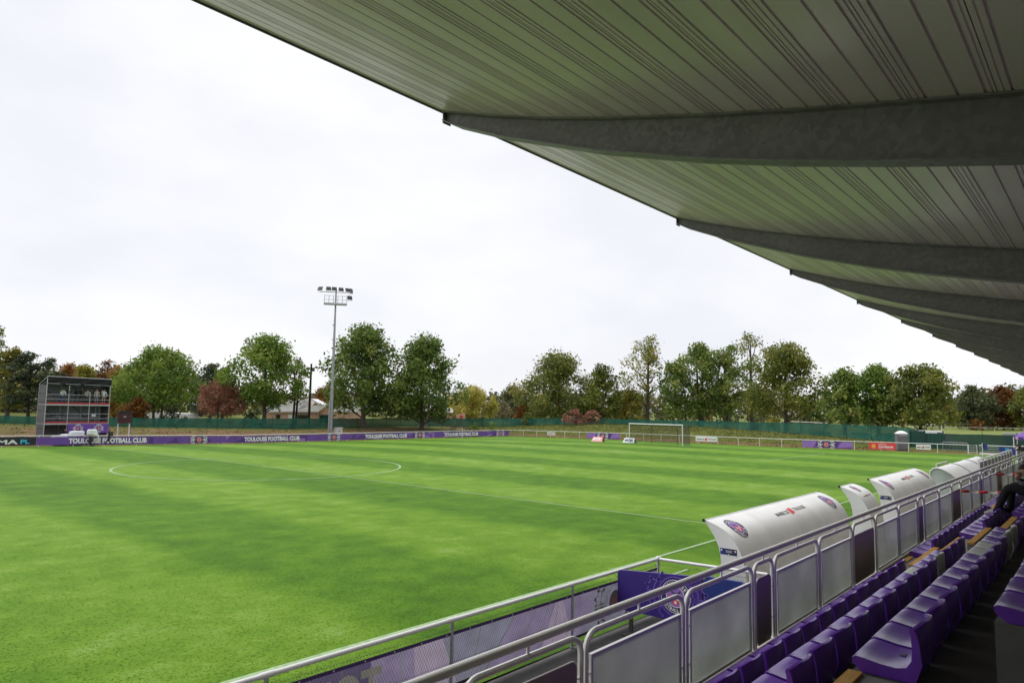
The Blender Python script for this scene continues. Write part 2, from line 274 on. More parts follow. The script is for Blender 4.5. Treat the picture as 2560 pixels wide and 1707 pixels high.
# ------------------------------------------------------------------ mesh helpers
FRAME = 'P'; STANDOBJS = []
def reg(o):
    if FRAME == 'S': STANDOBJS.append(o)
class MB:
    def __init__(s): s.v = []; s.f = []; s.m = []
    def add(s, vs, fs, mi=0):
        k = len(s.v); s.v.extend([tuple(map(float, p)) for p in vs]); s.f.extend([tuple(i+k for i in q) for q in fs]); s.m.extend([mi]*len(fs)); return s
    def bx(s, x0, x1, y0, y1, z0, z1, mi=0):
        return s.add([(x0,y0,z0),(x1,y0,z0),(x1,y1,z0),(x0,y1,z0),(x0,y0,z1),(x1,y0,z1),(x1,y1,z1),(x0,y1,z1)],
                     [(0,3,2,1),(4,5,6,7),(0,1,5,4),(1,2,6,5),(2,3,7,6),(3,0,4,7)], mi)
    def obx(s, c, ax, ay, az, mi=0):
        c = np.array(c, float); ax, ay, az = (np.array(q, float)/2 for q in (ax, ay, az))
        P = [c+i*ax+j*ay+k*az for k in (-1, 1) for j in (-1, 1) for i in (-1, 1)]
        return s.add(P, [(0,2,3,1),(4,5,7,6),(0,1,5,4),(1,3,7,5),(3,2,6,7),(2,0,4,6)], mi)
    def tube(s, pts, r, n=8, mi=0, cap=True, closed=False):
        P = [np.array(p, float) for p in pts]; N = len(P)
        rr = r if isinstance(r, (list, tuple)) else [r]*N
        vs = []; up0 = None
        for i in range(N):
            a = P[i-1] if (i > 0 or closed) else P[i]; b = P[(i+1) % N] if (i < N-1 or closed) else P[i]
            t = b-a; t = t/(np.linalg.norm(t)+1e-12)
            if up0 is None: up0 = np.array([0, 0, 1.0]) if abs(t[2]) < 0.9 else np.array([1.0, 0, 0])
            x = np.cross(up0, t); x /= (np.linalg.norm(x)+1e-12); y = np.cross(t, x); up0 = y
            for k in range(n):
                an = 2*math.pi*(k+0.5)/n; vs.append(P[i]+rr[i]*(math.cos(an)*x+math.sin(an)*y))
        fs = []
        for i in range(N if closed else N-1):
            for k in range(n):
                j = (i+1) % N; fs.append((i*n+k, i*n+(k+1) % n, j*n+(k+1) % n, j*n+k))
        if cap and not closed: fs.append(tuple(range(n))[::-1]); fs.append(tuple((N-1)*n+k for k in range(n)))
        return s.add(vs, fs, mi)
    def prism(s, poly, vec, mi=0):
        n = len(poly); vec = np.array(vec, float); A = [np.array(p, float) for p in poly]
        return s.add(A+[p+vec for p in A], [tuple(range(n))[::-1], tuple(range(n, 2*n))]+[(i, (i+1) % n, n+(i+1) % n, n+i) for i in range(n)], mi)
    def lathe(s, prof, c=(0, 0, 0), n=16, mi=0):
        vs = []; 
        for r_, z in prof:
            for k in range(n): a = 2*math.pi*k/n; vs.append((c[0]+r_*math.cos(a), c[1]+r_*math.sin(a), c[2]+z))
        fs = [(i*n+k, i*n+(k+1) % n, (i+1)*n+(k+1) % n, (i+1)*n+k) for i in range(len(prof)-1) for k in range(n)]
        fs += [tuple(range(n))[::-1], tuple((len(prof)-1)*n+k for k in range(n))]
        return s.add(vs, fs, mi)
    def grid(s, P, mi=0):
        nu, nv = len(P), len(P[0])
        return s.add([q for row in P for q in row], [(i*nv+j, (i+1)*nv+j, (i+1)*nv+j+1, i*nv+j+1) for i in range(nu-1) for j in range(nv-1)], mi)
    def mesh(s, name, mats, smooth=False):
        me = bpy.data.meshes.new(name); me.from_pydata(s.v, [], s.f); 
        if not isinstance(mats, (list, tuple)): mats = [mats]
        for m in mats: me.materials.append(m)
        if len(mats) > 1: me.polygons.foreach_set('material_index', s.m)
        if smooth:
            me.polygons.foreach_set('use_smooth', [True]*len(me.polygons)); me.update()
            try: me.set_sharp_from_angle(angle=R(38))
            except Exception: pass
        me.update(); return me
    def build(s, name, mats, parent=None, smooth=False):
        if parent is not None:
            t = parent
            off = np.zeros(3)
            while t is not None: off = off+np.array(t.location); t = t.parent
            if abs(off).sum() > 0 and parent.get('_w', 1): s.v = [tuple(np.array(p)-off) for p in s.v]
        o = bpy.data.objects.new(name, s.mesh(name, mats, smooth)); COL.objects.link(o)
        if parent is not None: o.parent = parent
        else: reg(o)
        return o
def tag(o, label=None, cat=None, group=None, kind=None):
    if label: o['label'] = label
    if cat: o['category'] = cat
    if group: o['group'] = group
    if kind: o['kind'] = kind
    return o
def thing(name, label, cat, loc=(0, 0, 0), group=None):
    o = bpy.data.objects.new(name, None); COL.objects.link(o); o.location = loc; o.empty_display_size = 0.2
    reg(o); return tag(o, label, cat, group)
def clone(o, loc, rz=0.0, label=None, parent=None):
    c = o.copy(); COL.objects.link(c); c.parent = parent
    if parent is None: c.location = loc; c.rotation_euler = (0, 0, rz); reg(c)
    if label: c['label'] = label
    for ch in o.children: clone(ch, None, 0, None, c)
    return c
def at(px, py, d):
    v = fw+rt*(px-1280)/FPX-up*(py-853.5)/FPX
    return CAM+v*d
ORD = ['first', 'second', 'third', 'fourth', 'fifth', 'sixth', 'seventh', 'eighth', 'ninth', 'tenth', 'eleventh', 'twelfth', 'thirteenth', 'fourteenth', 'fifteenth', 'sixteenth', 'seventeenth', 'eighteenth', 'nineteenth', 'twentieth']

# ------------------------------------------------------------------ lettering and emblems
_tc = {}
def text2d(s, bold=0.012):
    if (s, bold) in _tc: return _tc[(s, bold)]
    cu = bpy.data.curves.new('t', 'FONT'); cu.body = s; cu.offset = bold; cu.resolution_u = 3
    o = bpy.data.objects.new('t', cu); COL.objects.link(o); bpy.context.view_layer.update()
    me = bpy.data.meshes.new_from_object(o.evaluated_get(bpy.context.evaluated_depsgraph_get()))
    V = np.array([v.co[:2] for v in me.vertices]); F = [tuple(p.vertices) for p in me.polygons]
    bpy.data.objects.remove(o); bpy.data.meshes.remove(me)
    mn, mxx = V.min(0), V.max(0); asp = (mxx-mn)[0]/(mxx-mn)[1]
    _tc[(s, bold)] = ((V-mn)/(mxx-mn), F, asp); return _tc[(s, bold)]
class Decal(MB):
    def __init__(s, fmap, sub=None): super().__init__(); s.fm = (lambda u, v, o: (u, v, o)) if sub else fmap; s.real = fmap; s.sub = sub
    def finish(s):
        if not s.sub: return s
        V, F, M = s.v, [], []
        V = list(V)
        for f, mi in zip(s.f, s.m):
            st = [(f[0], f[i], f[i+1]) for i in range(1, len(f)-1)]
            while st:
                t = st.pop(); L = [math.hypot(V[t[i]][0]-V[t[(i+1) % 3]][0], V[t[i]][1]-V[t[(i+1) % 3]][1]) for i in range(3)]; k = max(range(3), key=lambda i: L[i])
                if L[k] > s.sub:
                    a, b, c = t[k], t[(k+1) % 3], t[(k+2) % 3]; V.append(tuple((p+q)/2 for p, q in zip(V[a], V[b]))); n = len(V)-1; st += [(a, n, c), (n, b, c)]
                else: F.append(t); M.append(mi)
        s.v = [tuple(map(float, s.real(*p))) for p in V]; s.f = F; s.m = M; return s
    def build(s, *a, **k): s.finish(); return MB.build(s, *a, **k)
    def poly(s, pts, mi, off):
        return s.add([s.fm(u, v, off) for u, v in pts], [tuple(range(len(pts)))], mi)
    def fan(s, pts, mi, off, c):
        n = len(pts); return s.add([s.fm(c[0], c[1], off)]+[s.fm(u, v, off) for u, v in pts], [(0, i+1, (i+1) % n+1) for i in range(n)], mi)
    def disc(s, u, v, r, mi, off, n=28): return s.fan([(u+r*math.cos(2*math.pi*k/n), v+r*math.sin(2*math.pi*k/n)) for k in range(n)], mi, off, (u, v))
    def ring(s, u, v, r0, r1, mi, off, n=32, a0=0.0, a1=2*math.pi):
        P = []
        for k in range(n+1):
            a = a0+(a1-a0)*k/n; P.append((u+r0*math.cos(a), v+r0*math.sin(a))); P.append((u+r1*math.cos(a), v+r1*math.sin(a)))
        return s.add([s.fm(p, q, off) for p, q in P], [(2*k, 2*k+1, 2*k+3, 2*k+2) for k in range(n)], mi)
    def stroke(s, pts, wd, mi, off):
        P = [np.array(p, float) for p in pts]; L = []
        for i in range(len(P)):
            t = P[min(i+1, len(P)-1)]-P[max(i-1, 0)]; t /= np.linalg.norm(t)+1e-9; nn = np.array([-t[1], t[0]])
            L += [tuple(P[i]+nn*wd/2), tuple(P[i]-nn*wd/2)]
        return s.add([s.fm(a, b, off) for a, b in L], [(2*i, 2*i+1, 2*i+3, 2*i+2) for i in range(len(P)-1)], mi)
    def text(s, txt, u0, v0, wd, ht, mi, off, bold=0.02):
        V, F, asp = text2d(txt, bold)
        return s.add([s.fm(u0+x*wd, v0+y*ht, off) for x, y in V], F, mi)
    def arctext(s, txt, u, v, r, ht, a_mid, span, mi, off, top=True):
        n = len(txt)
        for i, ch in enumerate(txt):
            if ch == ' ': continue
            a = a_mid+(0.5-(i+0.5)/n)*span*(1 if top else -1)
            V, F, asp = text2d(ch, 0.03); wd = ht*0.72*(0.3 if ch == 'I' else 1)
            ca, sa = math.cos(a), math.sin(a)
            if top: ex, ey = np.array([sa, -ca]), np.array([ca, sa]); o = np.array([u, v])+r*ey
            else: ex, ey = np.array([-sa, ca]), np.array([-ca, -sa]); o = np.array([u, v])-(r+ht)*ey
            s.add([s.fm(*(o+ex*(x-0.5)*wd+ey*y*ht), off) for x, y in V], F, mi)
    # emblem materials order: 0 navy 1 white 2 lilac 3 red
    def crest(s, u, v, r, o0, fine=True):
        s.disc(u, v, r, 1, o0); s.disc(u, v, r*0.965, 0, o0*1.5)
        s.ring(u, v, r*0.60, r*0.64, 1, o0*2); s.disc(u, v, r*0.60, 2, o0*2)
        h = r*0.42
        s.poly([(u-h, v+h*0.15), (u-h, v-h*0.5), (u, v-h*1.25), (u+h, v-h*0.5), (u+h, v+h*0.15)], 3, o0*2.6)
        for du in (-0.62, 0.22):
            s.poly([(u+h*du, v-h*0.5), (u+h*(du+0.4), v-h*0.5), (u+h*(du+0.4), v-h*0.02), (u+h*du, v-h*0.02)], 1, o0*3.2)
        s.poly([(u-h*0.2, v-h*1.0), (u+h*0.2, v-h*1.0), (u+h*0.2, v-h*0.6), (u-h*0.2, v-h*0.6)], 1, o0*3.2)
        s.disc(u, v-h*0.05, h*0.26, 0, o0*3.8, 14); s.disc(u, v-h*0.05, h*0.12, 3, o0*4.2, 10)
        s.stroke([(u-h*0.8, v+h*0.85), (u-h*0.3, v+h*0.45), (u+h*0.3, v+h*0.45), (u+h*0.8, v+h*0.85)], h*0.2, 0, o0*2.6)
        if fine:
            s.arctext('TOULOUSE', u, v, r*0.70, r*0.2, math.pi/2, 2.1, 1, o0*2.2)
            s.arctext('FOOTBALL CLUB', u, v, r*0.70, r*0.2, -math.pi/2, 2.6, 1, o0*2.2, False)
    def cross(s, u, v, r, dirs, mi, off, wd):
        for d in dirs:
            c, q = math.cos(d), math.sin(d)
            T = lambda a, b: (u+r*(a*c-b*q), v+r*(a*q+b*c))
            for sg in (1, -1):
                s.stroke([T(1.12, 0.09*sg), T(1.75, 0.09*sg), T(2.3, 0.1*sg)], wd, mi, off)
                s.stroke([T(1.5, 0.09*sg), T(1.72, 0.25*sg), T(1.62, 0.6*sg), T(1.3, 0.98*sg)], wd, mi, off)
                s.stroke([T(1.3, 0.98*sg), T(1.62, 0.86*sg), T(1.95, 1.0*sg)], wd, mi, off)
                s.stroke([T(1.95, 1.0*sg), T(1.98, 0.68*sg), T(2.3, 0.5*sg)], wd, mi, off)
                s.stroke([T(2.3, 0.5*sg), T(2.12, 0.3*sg), T(2.3, 0.1*sg)], wd, mi, off)
                for k in ((1.3, 0.98), (1.95, 1.0), (2.3, 0.5)): s.disc(*T(k[0], k[1]*sg), wd*1.05, mi, off, 10)
def plane(O, U, V, N):
    O, U, V, N = (np.array(q, float) for q in (O, U, V, N))
    return lambda u, v, o: O+U*u+V*v+N*o
def mairie(d, u, v, wd, ht, mk, mr, off):          # mk black print, mr red print
    d.text('MAIRIE DE', u, v+ht*0.22, wd*0.4, ht*0.5, mk, off)
    d.poly([(u+wd*0.43, v), (u+wd*0.50, v+ht*0.12), (u+wd*0.56, v+ht*0.2), (u+wd*0.56, v+ht), (u+wd*0.43, v+ht*0.85)], mr, off)
    d.text('TOULOUSE', u+wd*0.6, v+ht*0.32, wd*0.4, ht*0.5, mk, off)

# ------------------------------------------------------------------ terrain
def cl(x, a=0.0, b=1.0): return np.minimum(np.maximum(x, a), b)
def smo(a, b, x): t = cl((np.asarray(x, float)-a)/(b-a)); return t*t*(3-2*t)
def PZ(x, y):
    x = np.asarray(x, float); y = np.asarray(y, float)
    F = cl(y/35)**1.5; A = -(0.25+0.35*cl((x+7)/25)); E = -0.28*cl((x-52.5)/15)*cl((y+35)/30)
    return F*A+(1-F)*E
def GZ(x, y):
    x = np.asarray(x, float); y = np.asarray(y, float); z = PZ(x, y)
    B = np.interp(x, [-60, -1.6, 13, 37, 60, 81, 120], [1.6, 1.38, 0.81, 0.28, 0.55, 0.34, 0.1]); t = smo(37.2, 56, y); z = z*(1-t)+B*t
    H = np.interp(y, [-40, -28, -19.5, -12, -3.7, 7.85, 18, 26, 35, 45, 50, 58], [-0.1, 0.05, 0.61, 0.95, 1.28, 1.7, 1.73, 1.64, 1.32, 0.82, 0.5, 0.34])
    t = smo(69.5, 79, x); z = z*(1-t)+H*t
    t = smo(82, 93, x); z = z*(1-t)-0.3*t
    t = smo(64, 90, y); z = z*(1-t)+(-0.2)*t
    return z
def gz(x, y): return float(GZ(x, y))
def sheet(name, xs, ys, fz, m, dz=0.0):
    X, Y = np.meshgrid(xs, ys, indexing='ij'); Z = fz(X, Y)+dz; nx, ny = X.shape
    V = np.stack([X, Y, Z], -1).reshape(-1, 3); I = np.arange(nx*ny).reshape(nx, ny)
    F = np.stack([I[:-1, :-1], I[1:, :-1], I[1:, 1:], I[:-1, 1:]], -1).reshape(-1, 4)
    me = bpy.data.meshes.new(name); me.from_pydata(V.tolist(), [], F.tolist()); me.materials.append(m)
    me.polygons.foreach_set('use_smooth', [True]*len(F)); me.update()
    o = bpy.data.objects.new(name, me); COL.objects.link(o); o['kind'] = 'structure'; return o
xs = np.concatenate([np.linspace(-400, -70, 12), np.arange(-66, 132, 3.0), np.linspace(136, 1400, 30)])
ys = np.concatenate([np.linspace(-500, -60, 12), np.arange(-57, 100, 3.0), np.linspace(104, 1500, 30)])
def bumps(X, Y): return GZ(X, Y)-0.05+0.05*np.sin(X*0.9+Y*0.4)*np.cos(Y*0.7-X*0.23)*smo(37.5, 42, np.maximum(Y, X-31))
sheet('ground', xs, ys, bumps, EARTH)
sheet('football_pitch', np.arange(-62, 67.01, 1.5), np.linspace(-36.9, 36.2, 50), PZ, TURF)
FRAME = 'S'
# paved strip between pitch and stand
tag(MB().bx(-75, 60, -41.42, -37.05, -0.4, -0.012).build('paved_walkway', ASPH), kind='structure')
FRAME = 'P'
# white markings
def marking(name, pts, wd=0.12, closed=False):
    P = [np.array(p, float) for p in pts]; L = []
    n = len(P)
    for i in range(n):
        a = P[i-1] if (i > 0 or closed) else P[i]; b = P[(i+1) % n] if (i < n-1 or closed) else P[i]
        t = (b-a)/np.linalg.norm(b-a); nn = np.array([-t[1], t[0]])*wd/2
        for q in (P[i]+nn, P[i]-nn): L.append((q[0], q[1], float(PZ(q[0], q[1]))+0.012))
    m = MB(); k = n if closed else n-1
    m.add(L, [(2*i, 2*i+1, (2*i+3) % (2*n), (2*i+2) % (2*n)) for i in range(k)])
    o = m.build(name, LINE); o['kind'] = 'structure'; return o
def seg(a, b, st=1.5):
    a, b = np.array(a, float), np.array(b, float); n = max(2, int(np.linalg.norm(b-a)/st)); return [a+(b-a)*i/n for i in range(n+1)]
WH, LH = 34.1, 52.5
marking('touchline_marking', seg((-52.5, -WH), (52.5, -WH))); marking('touchline_marking', seg((-52.5, 34.0), (52.5, 34.0)), 0.09)
marking('halfway_marking', seg((0, -WH), (0, 34)), 0.1); marking('goal_line_marking', seg((LH, -WH), (LH, 34)))
marking('centre_circle_marking', [(9.15*math.cos(2*math.pi*k/120), 9.15*math.sin(2*math.pi*k/120)) for k in range(120)], 0.15, True)
marking('penalty_area_marking', seg((LH, -20.16), (36, -20.16))+seg((36, -20.1), (36, 20.1))+seg((36, 20.16), (LH, 20.16)))
marking('goal_area_marking', seg((LH, -9.16), (47, -9.16))+seg((47, -9.1), (47, 9.1))+seg((47, 9.16), (LH, 9.16)), 0.1)
marking('penalty_arc_marking', [(41.5-9.15*math.cos(a), 9.15*math.sin(a)) for a in np.linspace(-0.92, 0.92, 30)], 0.1)
[marking('technical_area_marking', seg((x_, -35.5), (x_+0.8, -35.5)), 0.1) for x_ in (-10.6, -8.4, -5.5, -2.9, 0.2, 3.0)]
for nm, x, y in (('centre_spot', 0, 0), ('penalty_spot', 41.5, 0)):
    m = MB(); m.lathe([(0.13, 0), (0.13, 0.003)], (x, y, float(PZ(x, y))+0.014), 16); m.build(nm, LINE)['kind'] = 'structure'
# near grass blades
def blades():
    N = 300000
    u = RNG.random(N)**0.8; ang = RNG.uniform(-0.08, 1.62, N); d = 7.5+u*30; keep = RNG.random(N) < (1-u)**1.3; d = d[keep]; ang = ang[keep]
    x = CAM[0]+d*np.cos(ang); y = CAM[1]+d*np.sin(ang); ok = (y > -36.85) & (y < 30) & (x > -60)
    x, y, d = x[ok], y[ok], d[ok]; n = len(x)
    h = RNG.uniform(0.003, 0.009, n); wd = RNG.uniform(0.006, 0.012, n)*(1+d/22); a = RNG.uniform(0, math.pi, n); la = RNG.uniform(0, 2*math.pi, n); ll = RNG.uniform(0.02, 0.06, n)
    z = PZ(x, y)
    V = np.empty((n, 3, 3)); V[:, 0] = np.stack([x-wd*np.cos(a), y-wd*np.sin(a), z], -1); V[:, 1] = np.stack([x+wd*np.cos(a), y+wd*np.sin(a), z], -1)
    V[:, 2] = np.stack([x+ll*np.cos(la), y+ll*np.sin(la), z+h], -1)
    me = bpy.data.meshes.new('grass_blades'); me.vertices.add(3*n); me.vertices.foreach_set('co', V.ravel())
    me.loops.add(3*n); me.loops.foreach_set('vertex_index', np.arange(3*n, dtype=np.int32)); me.polygons.add(n)
    me.polygons.foreach_set('loop_start', np.arange(0, 3*n, 3, dtype=np.int32)); me.materials.append(BLADE); me.update(calc_edges=True)
    o = bpy.data.objects.new('grass_blades', me); COL.objects.link(o)
    tag(o, 'short mown green grass blades of the near pitch', 'grass', kind='stuff')
blades()

# ------------------------------------------------------------------ grandstand (stand frame)
FRAME = 'S'
T0, TR, Y0, TG = 1.80, 0.417, -41.86, 0.75        # tread of row 0, rise, front edge, going
AISLES = [(-22.05, -20.48), (-13.35, -11.45), (-4.45, -2.85), (4.3, 5.9), (13.0, 14.6)]
stand = thing('grandstand', 'roofed concrete grandstand with galvanised beams and cream ribbed roof sheets', 'grandstand', (-20, -43, 0))
XA, XB = -34.0, 46.0
for k in range(7):
    yf, yb = Y0-TG*k, Y0-TG*(k+1) if k < 6 else Y0-TG*7.6
    MB().bx(XA if k < 3 else -20.28, XB, yb if k != 2 else yb, yf, (T0+TR*(k-1) if k else 1.2)-0.3, T0+TR*k).build('terrace_step', CONCD, stand)
MB().bx(XA, -20.285, -47.5, Y0-TG*3, 2.2, T0+TR*2-0.002).build('camera_platform', CONCD, stand)
MB().bx(XA, XB, Y0, -41.50, 1.0, 1.40).build('front_gangway', CONCD, stand)
MB().bx(XA, XB, -41.50, -41.36, -0.2, 1.555).build('front_wall', LEDGE, stand)
for (a, b) in AISLES:
    for k in range(0, 6 if a > -20.4 else 3):
        yf = Y0-TG*k; z = T0+TR*k
        if k < 2 or a > -20.4: MB().bx(a, b, yf-TG+0.003, yf-TG+0.36, z, z+TR*0.5).build('aisle_step', CONC, stand)
        if k < 2 or a > -20.4: MB().bx(a+0.02, b-0.02, yf-TG+0.28, yf-TG+0.365, z+TR*0.5, z+TR*0.5+0.022).build('step_nosing', NOSING, stand)
        MB().bx(a+0.02, b-0.02, yf-0.08, yf+0.005, z, z+0.024).build('step_nosing', NOSING, stand)
        MB().bx(a+0.01, b-0.01, yf-0.36, yf-0.082, z, z+0.006).build('aisle_tread', CONC, stand)
YB = -47.5
MB().bx(XA, XB, YB-0.2, YB, 0, 6.2).build('back_wall', PANELG, stand)
MB().bx(XB, XB+0.2, YB, -42.0, 0, 5.9).build('end_wall', PANELG, stand)
MB().bx(XA-0.2, XA, YB, -42.0, 0, 5.9).build('end_wall', PANELG, stand)
topc = [(-39.15, 7.54), (-39.9, 7.29), (-40.58, 7.085), (-41.3, 6.895), (-42.28, 6.665), (-43.07, 6.50), (-43.72, 6.375), (-44.4, 6.25), (-45.5, 6.06), (-46.5, 5.9), (-47.7, 5.73)]
botc = [(-39.17, 7.42), (-39.34, 7.325), (-40.02, 7.035), (-41.23, 6.60), (-42.2, 6.31), (-42.93, 6.125), (-43.66, 5.965), (-44.3, 5.84), (-45.5, 5.63), (-46.5, 5.45), (-47.5, 5.28)]
BX = [-20.1+5.5*k for k in range(-3, 13)]
for x in BX:
    m = MB(); n = len(topc)
    A = [(x-0.008, y, z) for y, z in topc]+[(x-0.008, y, z) for y, z in botc[::-1]]
    m.prism(A, (0.016, 0, 0))
    for cv, dz in ((topc, -0.012), (botc, 0.0)):
        W = 0.085
        P = [[(x-W, y, z+dz), (x+W, y, z+dz), (x+W, y, z+dz+0.014), (x-W, y, z+dz+0.014), (x-W, y, z+dz)] for y, z in cv]
        m.grid(P)
    bm_ = m.build('roof_beam', BEAM, stand)
    if x > -33: MB().bx(x-0.06, x+0.06, -39.165, -39.155, 7.4, 7.545).build('beam_end_plate', GALV, bm_)
    MB().bx(x-0.012-0.05, x+0.062, -42.02, -41.97, 6.74, 6.715+0.02).build('bracket', NOSING, bm_)
# roof sheets: strips along X, each with its own ribs
cum = [0.0]
for i in range(1, len(topc)): cum.append(cum[-1]+math.hypot(topc[i][0]-topc[i-1][0], topc[i][1]-topc[i-1][1]))
def roofpt(s):
    s = min(max(s, 0), cum[-1]); y = np.interp(s, cum, [p[0] for p in topc]); z = np.interp(s, cum, [p[1] for p in topc]); return y, z
SP = 0.48; nst = int(cum[-1]/SP)
sec = [(0.0, 0.03), (0.006, 0.03), (0.009, 0.0), (0.05, 0.0), (0.056, 0.009), (0.064, 0.009), (0.07, 0.0), (0.108, 0.0), (0.115, 0.016), (0.129, 0.016), (0.136, 0.0), (0.378, 0.0), (0.385, 0.016), (0.4, 0.016), (0.407, 0.0), (0.602, 0.0), (0.609, 0.016), (0.623, 0.016), (0.63, 0.0), (0.662, 0.0), (0.668, 0.009), (0.676, 0.009), (0.682, 0.0), (0.70, 0.0), (0.70, 0.03)]
for bi in range(len(BX)-1):
    x0, x1 = BX[bi]+0.0, BX[bi+1]-0.002
    for si in range(nst+1):
        m = MB(); P = []
        for ds, h in sec:
            s_ = -0.03+si*SP+ds*SP/0.7; h *= 0.8
            if s_ > cum[-1]: break
            y, z = roofpt(s_)
            if s_ < 0: y -= s_; z -= s_*0.33
            P.append([(x0, y, z+0.004+h), (x1, y, z+0.004+h)])
        if len(P) < 3: continue
        m.grid(P); m.build('roof_sheet', DECK, stand)
m = MB(); m.grid([[(XA-1, y, z+0.16), (XB+1, y, z+0.16)] for y, z in topc]); m.build('roof_light_block', PANELG, stand)  # unseen sheet added above the ribbed roof sheets to block light
MB().bx(XA-1, XB+1, -39.122, -39.11, 7.535, 7.74).build('roof_fascia', PANELG, stand)
# seats
def seat_mesh(m_):
    inner = [(0.0, 0.05), (0.004, 0.085), (-0.02, 0.098), (-0.07, 0.094), (-0.16, 0.08), (-0.25, 0.075), (-0.305, 0.09), (-0.34, 0.135), (-0.362, 0.21), (-0.374, 0.29), (-0.378, 0.34), (-0.385, 0.352), (-0.405, 0.35), (-0.414, 0.335), (-0.41, 0.25), (-0.395, 0.12), (-0.35, 0.004), (-0.06, 0.004)]
    m = MB(); n = len(inner); TS = np.linspace(-1, 1, 9)
    for t in TS:
        ed = 1-max(0, abs(t)-0.8)*0.25
        for i, (y, z) in enumerate(inner):
            b = cl((z-0.1)/0.25); yy = y+0.055*t*t*b; zz = z
            if z > 0.3: zz = z-0.03*max(0, abs(t)-0.55)/0.45
            if z < 0.2 and 2 <= i <= 6: zz = z-0.012*(1-t*t)
            m.v.append((t*0.226, yy, zz))
    for a in range(len(TS)-1):
        for i in range(n): j = (i+1) % n; m.f.append((a*n+i, a*n+j, (a+1)*n+j, (a+1)*n+i)); m.m.append(0)
    m.f.append(tuple(range(n))[::-1]); m.f.append(tuple((len(TS)-1)*n+i for i in range(n))); m.m += [0, 0]
    return m.mesh('seat_shell', m_, True)
SM, SMW = seat_mesh(SEATP), seat_mesh(SEATW)
dm = MB(); dm.bx(-0.03, 0.03, -0.24, -0.205, 0.06, 0.071); DRAIN = dm.mesh('drain_slot', BLACK)
RN = ['front', 'second', 'third', 'fourth']; BN = ['near', 'middle', 'far']
def seats(row, x0, n, blk):
    for i in range(n):
        white = blk == 0 and ((row == 1 and i == 10) or (row == 2 and i in (9, 10)))
        t = thing('stadium_seat', '', 'seat', (x0+0.25+0.5*i, Y0-TG*row+random.uniform(-.006, .006), T0+TR*row), 'bucket seats in the stand rows')
        t.rotation_euler = (0, 0, random.uniform(-0.02, 0.02))
        s_ = bpy.data.objects.new('seat_shell', SMW if white else SM); COL.objects.link(s_); s_.parent = t
        if blk < 2:
            d_ = bpy.data.objects.new('drain_slot', DRAIN); COL.objects.link(d_); d_.parent = t; d_.location = (0.1, 0, -0.003)
        nth = ORD[i]
        t['label'] = ('white' if white else 'purple')+' bucket seat, '+nth+' from its near aisle, '+RN[row]+' row of the '+BN[blk]+' block'
for row in range(3):
    seats(row, -20.47, 14, 0)
seats(3, -20.3, 6, 0)
for row in range(3): seats(row, -11.43, 13, 1)
for row in range(2): seats(row, -2.83, 13, 2)
# front balustrade
BY = -41.45; RZ = 2.60
bal = thing('front_balustrade', 'pale grey tubular balustrade with perforated infill panels along the stand front', 'balustrade', (-20, BY, 1.56))
MB().tube([(-30.5, BY, RZ), (XB-4, BY, RZ)], 0.034, 12).build('handrail', RAILW, bal, True)
mods = []; x = -13.28
def period(x):
    out = []
    for w_, k in ((1.38, 'plain'), (1.7, 'perf'), (1.69, 'perf'), (0.63, 'narrow'), (1.7, 'perf'), (1.66, 'perf')): out.append((x, x+w_, k)); x += w_
    return out, x
x = -13.28-8.76*2
while x < XB-9: o_, x = period(x); mods += o_
for (a, b, k) in mods:
    g = 0.035; a1, b1 = a+g, b-g; top = RZ-0.105; rr = 0.13 if k != 'narrow' else 0.11; zb = 1.56; P = []
    P.append((a1, BY, zb)); P.append((a1, BY, top-rr))
    for q in range(1, 6): an = math.pi-q*math.pi/2/5; P.append((a1+rr+rr*math.cos(an), BY, top-rr+rr*math.sin(an)))
    for q in range(0, 5): an = math.pi/2-q*math.pi/2/5; P.append((b1-rr+rr*math.cos(an), BY, top-rr+rr*math.sin(an)))
    P.append((b1, BY, top-rr)); P.append((b1, BY, zb))
    h = MB(); h.tube(P, 0.024, 8)
    for xx in (a1, b1): h.bx(xx-0.045, xx+0.045, BY-0.045, BY+0.045, 1.56, 1.572)
    ho = h.build('hoop_frame', RAILW, bal, True)
    st = MB(); st.tube([((a+b)/2, BY, top), ((a+b)/2, BY, RZ-0.02)], 0.012, 6); st.build('rail_stub', RAILW, ho)
    pa, pb, pz0, pz1 = a1+0.055, b1-0.055, 1.575, 2.325
    c = MB()
    for zz in (1.82, 2.18):
        c.tube([(a1, BY, zz), (pa, BY, zz)], 0.008, 6); c.tube([(b1, BY, zz), (pb, BY, zz)], 0.008, 6)
    c.build('panel_clip', RAILW, ho)
    if k == 'perf':
        pm = MB(); pm.bx(pa+0.02, pb-0.02, BY-0.0015, BY+0.0015, pz0+0.02, pz1-0.02); pn = pm.build('infill_panel', PERF, ho)
        f = MB(); f.bx(pa, pb, BY-0.016, BY+0.016, pz1-0.028, pz1); f.bx(pa, pb, BY-0.016, BY+0.016, pz0, pz0+0.028); f.bx(pa, pa+0.03, BY-0.016, BY+0.016, pz0+0.028, pz1-0.028); f.bx(pb-0.03, pb, BY-0.016, BY+0.016, pz0+0.028, pz1-0.028)
        f.build('panel_frame', WHITE, ho)
    else:
        rr2 = 0.07; Q = []
        for cx_, cz_, s0 in ((pb-rr2, pz0+rr2, -90), (pb-rr2, pz1-rr2, 0), (pa+rr2, pz1-rr2, 90), (pa+rr2, pz0+rr2, 180)):
            for q in range(5): an = R(s0+q*22.5); Q.append((cx_+rr2*math.cos(an), BY-0.002, cz_+rr2*math.sin(an)))
        pm = MB(); pm.prism(Q, (0, 0.004, 0)); pm.build('infill_panel', PLAIN, ho)
        MB().tube([(q[0], BY, q[2]) for q in Q], 0.007, 6, closed=True).build('panel_edge', RAILW, ho)
